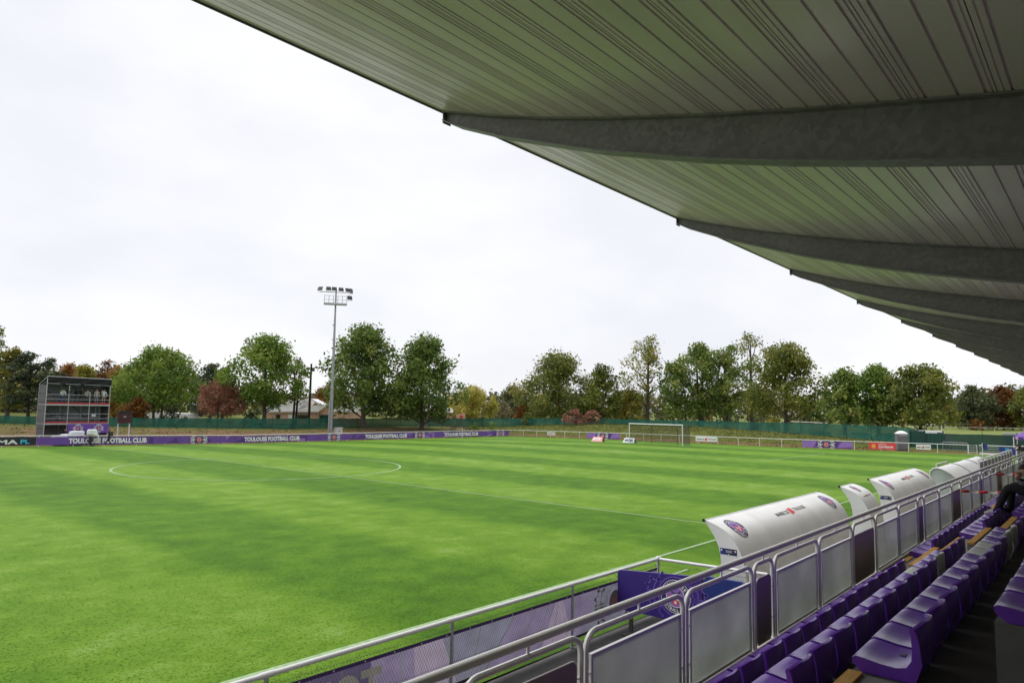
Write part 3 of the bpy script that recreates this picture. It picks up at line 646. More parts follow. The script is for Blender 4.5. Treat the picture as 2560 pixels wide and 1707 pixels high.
# hazard tapes
TAPER = mat('tape_red', (0.55, 0.01, 0.02), 0.35); TAPEW = mat('tape_white', (0.7, 0.7, 0.7), 0.35)
def tape(p, q, label):
    p, q = np.array(p), np.array(q); n = 9; m = MB()
    for i in range(n):
        a, b = p+(q-p)*i/n, p+(q-p)*(i+1)/n
        sa, sb = (-0.05*math.sin(math.pi*j/n) for j in (i, i+1)); h = 0.035
        tw = 0.012 if i % 2 else -0.012
        m.add([a+(tw, 0, sa-h), b+(-tw, 0, sb-h), b+(tw, 0, sb+h), a+(-tw, 0, sa+h)], [(0, 1, 2, 3)], i % 2)
    m.tube([p, p+(q-p)*0.06], 0.006, 5, 1)
    tag(m.build('barrier_tape', [TAPER, TAPEW]), label, 'tape')
tape((-3.12, -41.43, 2.25), (-3.12, -43.3, 2.43), 'red and white barrier tape across the aisle beside the seated person')
tape((4.07, -41.43, 2.25), (4.07, -43.6, 2.6), 'red and white barrier tape stretched farther along, above the seated person')

# ------------------------------------------------------------------ team shelters
prof = [(-37.93, 1.95), (-38.10, 1.905), (-38.24, 1.855), (-38.36, 1.80), (-38.46, 1.735), (-38.55, 1.65), (-38.63, 1.545), (-38.70, 1.42), (-38.76, 1.27), (-38.81, 1.07), (-38.85, 0.8), (-38.88, 0.4), (-38.9, 0.0)]
front = [(-37.93, 1.93), (-38.05, 1.79), (-38.17, 1.61), (-38.25, 1.44), (-38.29, 1.24), (-38.30, 1.04), (-38.28, 0.7), (-38.22, 0.35), (-38.15, 0.0)]
pcum = [0.0]
for i in range(1, len(prof)): pcum.append(pcum[-1]+math.hypot(prof[i][0]-prof[i-1][0], prof[i][1]-prof[i-1][1]))
PY, PZZ = [p[0] for p in prof], [p[1] for p in prof]
def shell_map(x0):
    def fm(u, v, o):                       # u along +X from x0, v = distance down the shell from the front tube (negative up)
        s_ = -v; y, z = np.interp(s_, pcum, PY), np.interp(s_, pcum, PZZ)
        y2, z2 = np.interp(s_+0.02, pcum, PY), np.interp(s_+0.02, pcum, PZZ); t = np.array([y2-y, z2-z]); t /= np.linalg.norm(t)
        return np.array([x0+u, y+t[1]*o, z-t[0]*o])
    return fm
def shelter(x0, x1, label, small=False, teamname=None):
    t = thing('team_shelter', label, 'dugout', (x0, -38.4, 0))
    m = MB(); N = 6
    pf = [(y, z) for y, z in prof]
    def refine(pf, n=28):
        ss = np.linspace(0, pcum[-1], n); return [(float(np.interp(s_, pcum, PY)), float(np.interp(s_, pcum, PZZ))) for s_ in ss]
    rp = refine(pf)
    for i in range(len(rp)): pass
    out = [[(x0+(x1-x0)*k/N, y, z) for k in range(N+1)] for y, z in rp]
    inn = [[(x0+(x1-x0)*k/N, y+0.03, z-0.02) for k in range(N+1)] for y, z in rp[2:]]
    m.grid(out); m.grid(inn)
    m.build('shell', SHELL, t, True)
    for xx in (x0, x1-0.025):
        poly = [(xx, y, z-0.004) for y, z in rp]+[(xx, y, z) for y, z in front[::-1]]
        MB().prism(poly, (0.025, 0, 0)).build('side_panel', SHELL, t)
    for k in range(1, 4 if not small else 1):
        xs_ = x0+(x1-x0)*k/4; sm_ = MB(); sm_.grid([[(xs_-0.004, y-0.0015, z+0.0025), (xs_+0.004, y-0.0015, z+0.0025)] for y, z in rp]); sm_.build('seam', mat('seam_grey', (0.6, 0.6, 0.6), .6), t)
    tb = MB(); tb.tube([(x0-0.02, -37.935, 1.938), (x1+0.02, -37.935, 1.938)], 0.022, 10); tu = tb.build('front_tube', SHELL, t, True)
    for xx in (x0-0.035, x1+0.02):
        e = MB(); e.tube([(xx, -37.93, 1.945), (xx+0.016, -37.93, 1.945)], 0.034, 10); e.build('end_cap', BLACK, tu)
    bsh = MB(); bsh.bx(x0+0.05, x1-0.05, -38.75, -38.42, 0.42, 0.47)
    for k in range(3): xx = x0+0.3+(x1-x0-0.7)*k/2; bsh.bx(xx, xx+0.06, -38.7, -38.5, 0, 0.42)
    bsh.build('bench', DKGREY, t)
    d = Decal(shell_map(x0), 0.07); L = x1-x0
    em = [PRNAVY, PRW, LILAC, PRRED, PRBLK]
    r = 0.30 if not small else 0.2
    if small:
        d.crest(L*0.45, -0.3, r, 0.0025); d.build('crest', em, t); d = Decal(shell_map(x0), 0.07); mairie(d, L*0.28, -0.72, L*0.52, 0.09, 4, 3, 0.003)
    else:
        for uu in (0.62, L-0.62): d = Decal(shell_map(x0), 0.07); d.crest(uu, -0.48, r, 0.0025); d.build('crest', em, t)
        d = Decal(shell_map(x0), 0.07); mairie(d, L*0.395, -0.58, 2.05, 0.24, 4, 3, 0.003)
        s2 = Decal(plane((x0-0.004, -38.285, 1.30), (0, -1, 0), (0, 0, 1), (-1, 0, 0)))
        s2.poly([(0, 0), (0.36, 0), (0.36, 0.125), (0, 0.125)], 0, 0.0); s2.poly([(0.0, 0), (0.14, 0), (0.14, 0.125), (0, 0.125)], 1, 0.001)
        s2.text(teamname, 0.12, 0.045, 0.14, 0.045, 2, 0.002); s2.disc(0.325, 0.085, 0.02, 2, 0.002, 10); s2.disc(0.03, 0.085, 0.02, 2, 0.002, 10); s2.disc(0.18, 0.008, 0.014, 2, 0.002, 10)
        s2.build('name_plate', [PRNAVY, ROYAL, PRW], t)
    d.build('lettering', em, t)
    return t
shelter(-11.11, -3.57, 'long white curved dugout nearest the camera with two round crests', teamname='TOULOUSE FC')
shelter(-1.47, -0.02, 'narrow white curved dugout between the two long ones', small=True)
shelter(1.96, 9.33, 'long white curved dugout beyond the narrow one, second crest pair', teamname='NANTES FC')
# clear shelter with ribbed roof
t = thing('bench_shelter', 'arched translucent ribbed bench shelter at the end of the dugouts', 'dugout', (11.75, -38.4, 0))
arc = [(-38.1+0.0, 1.68)]+[(-38.1-0.06-1.05*(1-math.cos(a)), 1.68+0.34*math.sin(a*1.25)-0.62*(a/1.57)**2.2) for a in np.linspace(0.12, 1.57, 16)]
arc += [(arc[-1][0]-0.05, 0.6), (arc[-1][0]-0.05, 0.02)]
for k in range(3):
    xa, xb = 11.75+k*4.2, 11.75+(k+1)*4.2-0.12; m = MB(); P = []
    nr = 28
    m.grid([[(xa+(xb-xa)*j/nr, y, z+(0.018 if j % 4 == 2 else 0)) for j in range(nr+1)] for y, z in arc]); m.build('roof_sheet', POLYR, t)
    rb = MB(); rb.tube([(xb+0.06, y, z+0.01) for y, z in arc], 0.03, 6); rb.build('arch_rib', STEEL, t)
MB().prism([(11.72, y, z) for y, z in arc]+[(11.72, -38.14, 0.02)], (0.012, 0, 0)).build('side_panel', POLYC, t)
rb = MB(); rb.tube([(11.72, y, z+0.012) for y, z in arc], 0.03, 6); rb.tube([(11.72, -38.12, 0), (11.72, -38.1, 1.69)], 0.03, 6); rb.build('arch_rib', WHITE, t)
MB().tube([(11.72, -38.1, 1.69), (24.4, -38.1, 1.69)], 0.03, 8).build('front_rail', WHITE, t)
bsh = MB(); bsh.bx(11.9, 24.2, -38.95, -38.6, 0.42, 0.47)
for k in range(4): bsh.bx(12.2+k*3.8, 12.26+k*3.8, -38.9, -38.65, 0, 0.42)
bsh.build('bench', DKGREY, t)
# small white framed goal beyond the shelters
t = thing('mini_goal', 'small white training goal frame standing behind the ribbed shelter', 'goal', (18.9, -37.3, 0))
MB().tube([(17.4, -37.4, 0), (17.4, -37.4, 1.68), (20.4, -37.4, 1.68), (20.4, -37.4, 0)], 0.04, 8).build('frame', WHITE, t)
m = MB(); m.add([(17.4, -37.9, 0), (20.4, -37.9, 0), (20.4, -37.4, 1.66), (17.4, -37.4, 1.66)], [(0, 1, 2, 3)]); m.build('net', GOALNET, t)
# raised path with railing at the far end of the stand
tag(MB().bx(15, 60, -41.0, -39.62, -0.2, 1.0).build('raised_path', CONC), kind='structure')
t = thing('path_railing', 'white railing with grey infill sheets beside the raised path beyond the dugouts', 'railing', (26, -39.5, 0))
MB().tube([(15.6, -39.5, 2.12), (29.5, -39.5, 2.12)], 0.04, 8).build('rail', WHITE, t); MB().tube([(32.4, -39.5, 2.14), (37, -39.5, 2.14)], 0.04, 8).build('rail', WHITE, t)
for k in range(11):
    x_ = 15.6+k*1.39+(0 if k < 11 else 0); MB().bx(x_-0.04, x_+0.04, -39.54, -39.46, 0.2, 2.1).build('post', WHITE, t)
    if k < 10: MB().bx(x_+0.06, x_+1.33, -39.51, -39.49, 0.4, 1.98).build('infill_sheet', PANELG, t)
for k in range(3):
    x_ = 32.4+k*2.3; MB().bx(x_-0.04, x_+0.04, -39.54, -39.46, 0.2, 2.12).build('post', WHITE, t)
    if k < 2: MB().bx(x_+0.06, x_+2.24, -39.51, -39.49, 0.4, 2.0).build('infill_sheet', PANELG, t)
FRAME = 'P'

# ------------------------------------------------------------------ near fence, banner, indigo board
t = thing('near_fence', 'white railed chain link fence in front of the stand, nearest the camera', 'fence', (-18, -36.95, 0))
FX = -11.75
MB().tube([(-33, -36.95, 1.1), (FX, -36.95, 1.1)], 0.033, 10).build('rail', WHITE, t, True)
MB().tube([(FX, -36.95, 1.1), (FX+0.28, -39.2, 1.1)], 0.033, 10).build('rail', WHITE, t, True)
MB().lathe([(0.042, 0), (0.046, 0.04), (0.042, 0.09), (0.02, 0.1)], (FX, -36.95, 1.055), 10).build('corner_cap', WHITE, t)
for x_ in [FX]+[-14.82-3.0*k for k in range(6)]:
    MB().tube([(x_, -36.95, 0), (x_, -36.95, 1.08)], 0.03, 10).build('post', STEEL if x_ != FX else WHITE, t, True)
    MB().tube([(x_-0.09, -36.95, 1.1), (x_+0.09, -36.95, 1.1)], 0.04, 10).build('rail_coupling', WHITE, t, True)
def chain(a, b, h, sp, y_n, name='chain_link'):
    a, b = np.array(a, float), np.array(b, float); L = np.linalg.norm(b-a); dv = (b-a)/L; m = MB(); slope = 0.55
    k = 0; x_ = -h*slope
    while x_ < L:
        for sg in (1, -1):
            p0, p1 = (x_, 0.03), (x_+h*slope, h)
            if sg < 0: p0, p1 = (x_+h*slope, 0.03), (x_, h)
            q = []
            for s_, z in (p0, p1): q.append((min(max(s_, 0), L), z))
            if abs(q[0][0]-q[1][0]) < h*slope*0.98:
                tt = [(s_-p0[0])/(p1[0]-p0[0]) for s_, _ in q]; q = [(q[i][0], p0[1]+(p1[1]-p0[1])*tt[i]) for i in (0, 1)]
            A, B = (np.array([*(a+dv*s_)[:2], z]) for s_, z in q)
            m.tube([A, B], 0.0017, 3, cap=False)
        # curled tops
        A = a+dv*min(max(x_+h*slope, 0), L); m.tube([(A[0], A[1], h-0.01), (A[0]+dv[0]*0.012, A[1]+y_n*0.012, h+0.025), (A[0]+dv[0]*0.03, A[1], h+0.03)], 0.0017, 3, cap=False)
        x_ += sp
    for z in (0.06, 0.5, h-0.02): m.tube([(a[0], a[1], z), (b[0], b[1], z)], 0.002, 4)
    o = m.build(name, mat('galvanised_wire', (0.06, 0.06, 0.065), 0.5, 0.3), t); o['kind'] = 'stuff'
chain((-24, -36.975, 0), (FX, -36.975, 0), 1.0, 0.052, -1)
chain((FX, -36.97, 0), (FX+0.28, -39.2, 0), 1.0, 0.052, 1)
# banner seen from behind, printed for readers on the pitch: u runs from +X to -X
bn = thing('mesh_banner', 'muted purple mesh banner with reversed lettering tied to the near fence', 'banner', (-20, -36.93, 0))
bz0, bz1 = 0.13, 0.93
d = Decal(plane((FX-0.05, -36.945, bz0), (-1, 0, 0), (0, 0, 1), (0, -1, 0))); bh = bz1-bz0
rb = random.Random(4)
edges = [(0, 0), (2.6, 2.2), (3.0, 3.3), (3.9, 3.5), (5.3, 4.6), (5.9, 6.2), (6.7, 6.75), (7.5, 7.5), (8.5, 8.9), (9.6, 9.0), (11.0, 12.0), (12.4, 12.3), (14.9, 14.9)]
for k in range(len(edges)-1):
    (b0, t0), (b1, t1) = edges[k], edges[k+1]; nn = 6
    for q in range(nn):
        P4 = [(b0+(b1-b0)*q/nn, 0.05), (b0+(b1-b0)*(q+1)/nn, 0.05), (t0+(t1-t0)*(q+1)/nn, bh-0.05), (t0+(t1-t0)*q/nn, bh-0.05)]
        d.poly(P4, [2, 0, 1, 0, 2, 1, 0, 7, 7, 2, 7, 2][k], 0.006+0.004*math.sin(q*2.2+k))
d.poly([(0, bh-0.05), (14.9, bh-0.05), (14.9, bh), (0, bh)], 6, 0.013); d.poly([(0, 0), (14.9, 0), (14.9, 0.05), (0, 0.05)], 6, 0.013)
d.text('TOULOUSE FOOTBALL CLUB', 7.32, 0.14, 7.2, 0.53, 3, 0.017, 0.03)
u_ = 1.62
d.ring(u_, 0.42, 0.30, 0.315, 3, 0.017); d.disc(u_, 0.42, 0.21, 5, 0.016); d.poly([(u_-0.16, 0.5), (u_+0.16, 0.5), (u_+0.16, 0.32), (u_, 0.2), (u_-0.16, 0.32)], 4, 0.018)
d.cross(u_, 0.42, 0.30, (0, math.pi), 3, 0.017, 0.035)
for k in range(30): d.disc(0.25+k*0.49, bh-0.025, 0.012, 3, 0.016, 8)
d.build('print', [MUTEP, MUTEL, MUTED, MUTEW, MUTER, mat('muted_pink_mesh', (0.38, 0.3, 0.34), .75), PURD, MUTEK], bn)
# indigo board
t = thing('indigo_board', 'indigo padded board with round crest standing across the walkway by the fence corner', 'board', (-13.4, -38, 0.4))
def board(y0, y1, z0, z1, r, mt, nm, x=-13.4, th=0.05, dzr=0.0):
    Q = []
    for cy, cz, s0 in ((y1+r, z1-r, 90), (y0-r, z1-r, 0), (y0-r*0.3, z0+r*0.3, -90), (y1+r*0.3, z0+r*0.3, 180)):
        rr = r if s0 in (90, 0) else r*0.3
        for q in (range(6) if s0 != 90 else range(6)):
            an = R(s0+ (90-q*18 if s0 == 90 else (90-q*18 if s0 == 0 else (90-q*18)))); 
            Q.append((cy+rr*math.cos(an), cz+rr*math.sin(an)))
    return Q
Q = [(-37.02-0.07, 1.16), (-37.02-0.02, 1.14), (-37.02, 1.09), (-37.02, 0.42), (-38.79, 0.44), (-38.79, 1.28), (-38.74, 1.3)]
m = MB(); m.prism([(-13.43, y, z) for y, z in Q], (0.06, 0, 0)); m.build('board_sheet', INDIGO, t)
for y in (-37.3, -38.5):
    m = MB(); m.bx(-13.42, -13.36, y-0.03, y+0.03, 0, 0.45); m.bx(-13.65, -13.1, y-0.04, y+0.04, 0, 0.04); m.build('foot', DKGREY, t)
d = Decal(plane((-13.437, -38.27, 0.87), (0, -1, 0), (0, 0, 1), (-1, 0, 0)))
d.crest(0, 0, 0.30, 0.002)
d.build('crest', [PRNAVY, PRW, LILAC, PRRED], t)
d = Decal(plane((-13.434, -38.27, 0.87), (0, -1, 0), (0, 0, 1), (-1, 0, 0)))
d.ring(0, 0, 0.335, 0.365, 0, 0.0); 
for a in (0, math.pi, math.pi/4*3, math.pi/4, -math.pi/4, -3*math.pi/4): 
    sc = 0.26
    d.cross(0, 0, 0.265, (a,), 0, 0.0, 0.03) if abs(math.sin(a)) < 0.1 else None
for sg in (1, -1):
    for s2 in (1, -1): d.stroke([(0.3*s2, 0.2*sg), (0.34*s2, 0.33*sg), (0.27*s2, 0.38*sg)], 0.03, 0, 0.0); d.disc(0.27*s2, 0.385*sg, 0.03, 0, 0.0, 10)
d.build('cross_outline', INDLINE, t)
t = thing('royal_blue_board', 'royal blue low board end standing beside the indigo board', 'board', (-13.4, -39.2, 0))
m = MB(); m.prism([(-13.43, y, z) for y, z in [(-38.82, 0.42), (-38.82, 1.27), (-38.9, 1.33), (-39.5, 1.34), (-39.62, 1.28), (-39.64, 0.42)]], (0.07, 0, 0)); m.build('board_sheet', ROYAL, t)
m = MB(); m.bx(-13.42, -13.37, -39.3, -39.2, 0, 0.42); m.build('foot', DKGREY, t)

# ------------------------------------------------------------------ far and end perimeter railings, banners
def railing(label, pts, h, post_sp, loc, ends=True):
    t = thing('pitch_railing', label, 'railing', loc)
    for i in range(len(pts)-1):
        a, b = np.array(pts[i], float), np.array(pts[i+1], float); L = np.linalg.norm(b-a); n = max(1, round(L/post_sp)); P = []
        for k in range(n+1):
            p = a+(b-a)*k/n; z = gz(*p); P.append((p[0], p[1], z+h))
            if k < n or i == len(pts)-2: MB().tube([(p[0], p[1], z-0.05), (p[0], p[1], z+h)], 0.035, 6).build('post', WHITE, t)
        MB().tube(P, 0.035, 6).build('rail', WHITE, t, True)
    return t
FY, EX = 36.3, 67.5
railing('white railing along the far touchline behind the purple banner', [(-40, FY), (66.0, FY)], 1.05, 3.0, (10, FY, 0))
railing('white railing behind the far goal, end of the pitch', [(66.0, FY), (EX, 34.2), (EX, -30.7)], 1.02, 3.0, (EX, 0, 0))
def boardthing(name, label, cat, O, U, N, L, h, zfun, base, n=1):
    pass
def fardecal(off=0.0): return Decal(lambda u, v, o: np.array([u, FY-0.06-o, float(PZ(u, FY))+v]))
t = thing('advertising_banner', 'long purple banner with repeated white lettering along the far touchline', 'banner', (30, FY, 0))
d = fardecal(); N = 80; xa, xb = -3.87, 65.97
d.grid([[d.fm(xa+(xb-xa)*i/N, 0.13+0.8*j, 0) for j in range(2)] for i in range(N+1)])
d.build('sheet', PURP, t)
d = fardecal(); rb = random.Random(3)
for k in range(46):
    u = rb.uniform(xa, xb-2.5); L = rb.uniform(0.5, 2.2); v0 = 0.135; v1 = rb.uniform(0.45, 0.92)
    sh = rb.choice([[(u, v0), (u+L, v0), (u+L*0.7, v1)], [(u, 0.925), (u+L, 0.925), (u+L*0.3, 0.925-v1*0.5)], [(u, v0), (u+L, v0), (u+L, v1), (u+L*0.4, v1)]])
    d = fardecal(); d.poly(sh, 0, 0.004+0.0005*k); d.build('facet', rb.choice([LILAC, PURD]), t)
for x_ in (-1.09, 17.73, 35.66, 50.82): d = fardecal(); d.text('TOULOUSE FOOTBALL CLUB', x_, 0.26, 7.55, 0.54, 0, 0.034, 0.055); d.build('lettering', PRW, t)
for x_ in (12.2, 30.5, 45.75, 63.8):
    d = fardecal(); d.crest(x_, 0.53, 0.37, 0.009, False); d.cross(x_, 0.53, 0.4, (0, math.pi), 1, 0.036, 0.075); d.disc(x_, 0.53, 0.26, 4, 0.04); d.poly([(x_-.14, .62), (x_+.14, .62), (x_+.1, .42), (x_, .36), (x_-.1, .42)], 3, 0.044)
    d.build('crest', [PRNAVY, PRW, LILAC, PRRED, PRPINK], t)
t = thing('sponsor_banner', 'dark blue sponsor banner with white lettering at the left end of far touchline', 'banner', (-6, FY, 0))
d = fardecal(); d.grid([[d.fm(-13.0+9.1*i/8, 0.13+0.8*j, 0) for j in range(2)] for i in range(9)]); d.build('sheet', mat('midnight_print', (0.012, 0.014, 0.03), 0.5, var=0.2), t)
d = fardecal(); d.text('ARKEMA', -9.95, 0.26, 4.55, 0.42, 0, 0.01, 0.03); d.text('PL', -5.2, 0.28, 0.75, 0.42, 1, 0.01, 0.03); d.poly([(-12.9, 0.14), (-10.6, 0.14), (-8.5, 0.6), (-9.2, 0.92), (-12.9, 0.92)], 2, 0.004)
d.build('lettering', [PRW, CYAN, ROYAL], t)
def enddecal(): return Decal(lambda u, v, o: np.array([EX-0.06-o, -u, float(GZ(EX, -u))+v]))
def endboard(name, label, cat, y1, y0, z0, z1, base, deco, mats):
    t = thing(name, label, cat, (EX, (y0+y1)/2, 0))
    d = enddecal(); d.grid([[d.fm(-y1+(y1-y0)*i/4, z0 if j == 0 else z1, 0) for j in range(2)] for i in range(5)]); d.build('sheet', base, t)
    d = enddecal(); deco(d, -y1, y1-y0); d.build('lettering', mats, t)
def dm(d, u, L): mairie(d, u+L*0.06, 0.42, L*0.88, 0.34, 0, 1, 0.01)
endboard('sponsor_board', 'small white sponsor board beside the far corner, left of the goal', 'sign', 29.0, 27.3, 0.35, 0.85, PRW, dm, [PRBLK, PRRED])
endboard('sponsor_board', 'white sponsor board just right of the goal', 'sign', 2.1, -1.1, 0.3, 0.98, PRW, dm, [PRBLK, PRRED])
endboard('sponsor_board', 'small white sponsor board right of the portable toilet', 'sign', -25.6, -27.1, 0.35, 0.9, PRW, dm, [PRBLK, PRRED])
def dp(d, u, L):
    rb = random.Random(int(u*10))
    d.poly([(u, 0.1), (u+L*0.22, 0.1), (u+L*0.3, 0.9), (u, 0.9)], 2, 0.003); d.poly([(u+L*0.8, 0.9), (u+L, 0.9), (u+L, 0.3), (u+L*0.7, 0.15)], 2, 0.004); d.poly([(u+L*0.3, 0.1), (u+L*0.7, 0.1), (u+L*0.74, 0.9), (u+L*0.26, 0.9)], 5, 0.002)
    c = u+L*0.49; d.crest(c, 0.5, 0.38, 0.01, False); d.cross(c, 0.5, 0.42, (0, math.pi), 1, 0.036, 0.08); d.disc(c, 0.5, 0.26, 4, 0.042); d.poly([(c-.15, .6), (c+.15, .6), (c+.1, .4), (c, .33), (c-.1, .4)], 3, 0.046)
endboard('crest_banner', 'purple crest banner on the railing left of the goal', 'banner', 20.9, 14.7, 0.1, 0.92, PURP, dp, [PRNAVY, PRW, LILAC, PRRED, PRPINK, PURD])
endboard('crest_banner', 'purple crest banner on the railing right of the goal', 'banner', -12.7, -18.7, 0.1, 0.92, PURP, dp, [PRNAVY, PRW, LILAC, PRRED, PRPINK, PURD])
def do(d, u, L):
    c = u+L*0.18; d.poly([(c-0.28, 0.52), (c, 0.24), (c+0.28, 0.52), (c, 0.82)], 1, 0.006); d.stroke([(c, 0.28), (c, 0.78)], 0.03, 2, 0.009); d.stroke([(c-0.24, 0.52), (c+0.24, 0.52)], 0.03, 2, 0.009)
    d.text('La Région', u+L*0.36, 0.68, 0.85, 0.18, 0, 0.008); d.text('Occitanie', u+L*0.36, 0.4, 1.6, 0.25, 0, 0.008, 0.03); d.text('Pyrénées - Méditerranée', u+L*0.36, 0.27, 1.55, 0.11, 0, 0.008)
endboard('sponsor_banner', 'red regional banner with gold cross on the end railing', 'banner', -20.55, -23.5, 0.18, 0.95, PRRED, do, [PRW, GOLD, PRRED])
# gate beside the end railing
t = thing('pitch_gate', 'white barred gate at the near end of the goal-end railing', 'gate', (EX, -33, 0))
for y0, y1 in ((-30.75, -31.55), (-31.75, -35.6)):
    z = gz(EX, y0); MB().tube([(EX, y0, z+0.05), (EX, y0, z+1.03), (EX, y1, z+1.03), (EX, y1, z+0.05)], 0.04, 6, closed=True).build('gate_frame', WHITE, t)
    for k in range(1, 5): MB().tube([(EX, y0, z+0.05+0.2*k), (EX, y1, z+0.05+0.2*k)], 0.013, 5).build('gate_bar', WHITE, t)
MB().bx(EX-0.02, EX+0.02, -35.55, -31.8, gz(EX, -32)+0.02, gz(EX, -32)+0.2).build('kick_plate', WHITE, t)
t = tag(MB().add([(EX-0.12, -33.6, 0.15), (EX-0.12, -35.1, 0.1), (EX-0.1, -35.1, 0.86), (EX-0.1, -33.6, 0.92)], [(0, 1, 2, 3)]).build('blue_banner', ROYAL), 'small blue banner hung on the gate by the corner flag', 'banner')
d = Decal(plane((EX-0.16, -34.3, 0.5), (0, -1, 0), (0, 0, 1), (-1, 0, 0))); d.ring(0, -0.08, 0.13, 0.19, 0, 0.0); d.poly([(-0.14, 0.2), (0.14, 0.2), (0.2, 0.34), (0, 0.28), (-0.2, 0.34)], 0, 0); 
o = d.build('emblem', CYAN, t); 
# goals
def goal(name, label, x, y0, y1, h, depth, dirx, z0=None, netm=GOALNET, posts=True):
    z = z0 if z0 is not None else gz(x, 0); t = thing(name, label, 'goal', (x, (y0+y1)/2, z))
    for y in (y0, y1): MB().tube([(x, y, z), (x, y, z+h-0.06)], 0.06, 10).build('post', WHITE, t, True)
    MB().tube([(x, y0-0.06, z+h), (x, y1+0.06, z+h)], 0.06, 10).build('crossbar', WHITE, t, True)
    xb = x+dirx*depth; m = MB(); n = 10
    m.grid([[(x+(xb-x)*s_, y0+(y1-y0)*k/n, zz) for k in range(n+1)] for s_, zz in ((0.02, z+h-0.05), (0.95, z+h-0.15), (1.0, z+0.05))])
    for y in (y0, y1): m.add([(x, y, z), (x, y, z+h-0.05), (x+(xb-x)*.95, y, z+h-0.15), (xb, y, z)], [(0, 1, 2, 3)])
    m.build('net', netm, t)
    if posts:
        for y in (y0+1.9, y1-1.9): MB().tube([(xb+0.3*dirx, y, z), (xb+0.3*dirx, y, z+h-0.1)], 0.025, 6).build('net_support', BLACK, t)
        for y in (y0, y1): MB().tube([(xb, y, z), (x, y, z+0.02)], 0.02, 6).build('ground_bar', STEEL, t)
    return t
goal('football_goal', 'white football goal with dark net at the end of the pitch', LH, -3.72, 3.72, 2.5, 2.0, 1)
def aboard(x, y, label, txt, base, letter):
    t = thing('a_frame_board', label, 'sign', (x, y, gz(x, y))); z = gz(x, y)
    for s_, nm in ((-1, 'front_leaf'), (1, 'rear_leaf')):
        m = MB(); m.add([(x+0.42*s_, y+0.9, z), (x+0.42*s_, y-0.9, z), (x+0.02*s_, y-0.75, z+0.62), (x+0.02*s_, y+0.75, z+0.62), (x+0.40*s_, y+0.9, z), (x+0.40*s_, y-0.9, z), (x, y-0.75, z+0.61), (x, y+0.75, z+0.61)], [(0, 1, 2, 3), (7, 6, 5, 4), (0, 4, 5, 1), (3, 2, 6, 7), (0, 3, 7, 4), (1, 5, 6, 2)]); m.build(nm, base, t)
    d = Decal(plane((x-0.425, y+0.8, z+0.06), (0, -1, 0), (0.4*0.9, 0, 0.62*0.9), (-0.84, 0, 0.54))); d.text(txt, 0.12, 0.2, 1.3, 0.55, 0, 0.012, 0.04); d.build('lettering', letter, t)
aboard(56.0, 10.9, 'red and white folding board on the grass left of goal', 'INTER', PRPINK, PRW)
aboard(56.6, 6.2, 'white folding board on the grass against the left goalpost', 'ARKEMA', mat('pale_print', (0.62, 0.66, 0.72), 0.5), PRNAVY)
for (x_, y_, lb) in ((LH, -WH, 'white corner flag pole with navy flag by the near gate'), (LH, 34.0, 'thin white corner flag pole at the far corner of the pitch')):
    z = gz(x_, y_); t = thing('corner_flag', lb, 'flag', (x_, y_, z)); MB().tube([(x_, y_, z), (x_, y_, z+1.75)], 0.028, 6).build('pole', WHITE, t)
    if y_ < 0:
        m = MB(); m.grid([[(x_+0.03+0.02*math.sin(i*1.3), y_-0.03-i*0.09, z+1.75-i*0.05-j*0.17) for j in range(4)] for i in range(5)]); m.build('flag', ROYAL, t, True)
    else:
        m = MB(); m.add([(x_, y_-0.02, z+1.72), (x_, y_-0.3, z+1.6), (x_, y_-0.02, z+1.45)], [(0, 1, 2)]); m.build('flag', PURP, t)

# ------------------------------------------------------------------ green windbreak fences
def windbreak(label, pts, tops, m_, sp, loc, gaps=None):
    t = thing('windbreak_fence', label, 'fence', loc); rb = random.Random(len(pts)+int(loc[0]))
    P = []
    for i in range(len(pts)-1):
        a, b = np.array(pts[i], float), np.array(pts[i+1], float); n = max(1, round(np.linalg.norm(b-a)/sp))
        for k in range(n): s_ = k/n; P.append((*(a+(b-a)*s_), tops[i]+(tops[i+1]-tops[i])*s_))
    P.append((*pts[-1], tops[-1]))
    for i, (x_, y_, zt) in enumerate(P):
        g = gz(x_, y_); MB().tube([(x_, y_, g-0.1), (x_, y_, zt+0.22+rb.uniform(0, .12))], 0.035, 5).build('post', GREENM, t)
        if i % 6 == 2: MB().tube([(x_, y_, zt-0.3), (x_+0.9, y_-0.3, g)], 0.025, 5).build('brace', GREENM, t)
        if i < len(P)-1:
            q = P[i+1]; g2 = gz(q[0], q[1]); m = MB(); n = 8
            m.grid([[(x_+(q[0]-x_)*k/n, y_+(q[1]-y_)*k/n+0.03*math.sin(k*2.1+i), (g+(g2-g)*k/n-0.05)*(1-j/3)+(zt+(q[2]-zt)*k/n-0.05*math.sin(math.pi*k/n)*rb.uniform(.4, 1.3))*j/3) for j in range(4)] for k in range(n+1)]); m.build('netting', m_, t, True)
    return t
windbreak('green windbreak netting fence beyond the far touchline bank', [(-45, 58), (-1.6, 58), (13, 58), (37.4, 58), (60, 58), (82, 58)], [2.5, 2.32, 2.05, 1.98, 2.0, 1.95], NETG, 3.4, (20, 58, 0))
windbreak('green windbreak netting fence on the grass bank behind the goal', [(82, 58), (82, 47.5), (82, 28.3), (82, 12.2), (82, -10.8), (80.5, -20.6), (79, -23.5)], [1.95, 2.25, 2.58, 2.67, 2.74, 2.62, 2.3], NETG, 3.2, (82, 10, 0))
windbreak('dark green windbreak fence right of the portable toilet', [(75.5, -27.0), (75.5, -31), (75.5, -48)], [1.98, 2.02, 2.2], NETD, 3.6, (75.5, -33, 0))
t = thing('service_gate', 'dark green sheet metal gate beside the portable toilet', 'gate', (75, -25.4, 0))
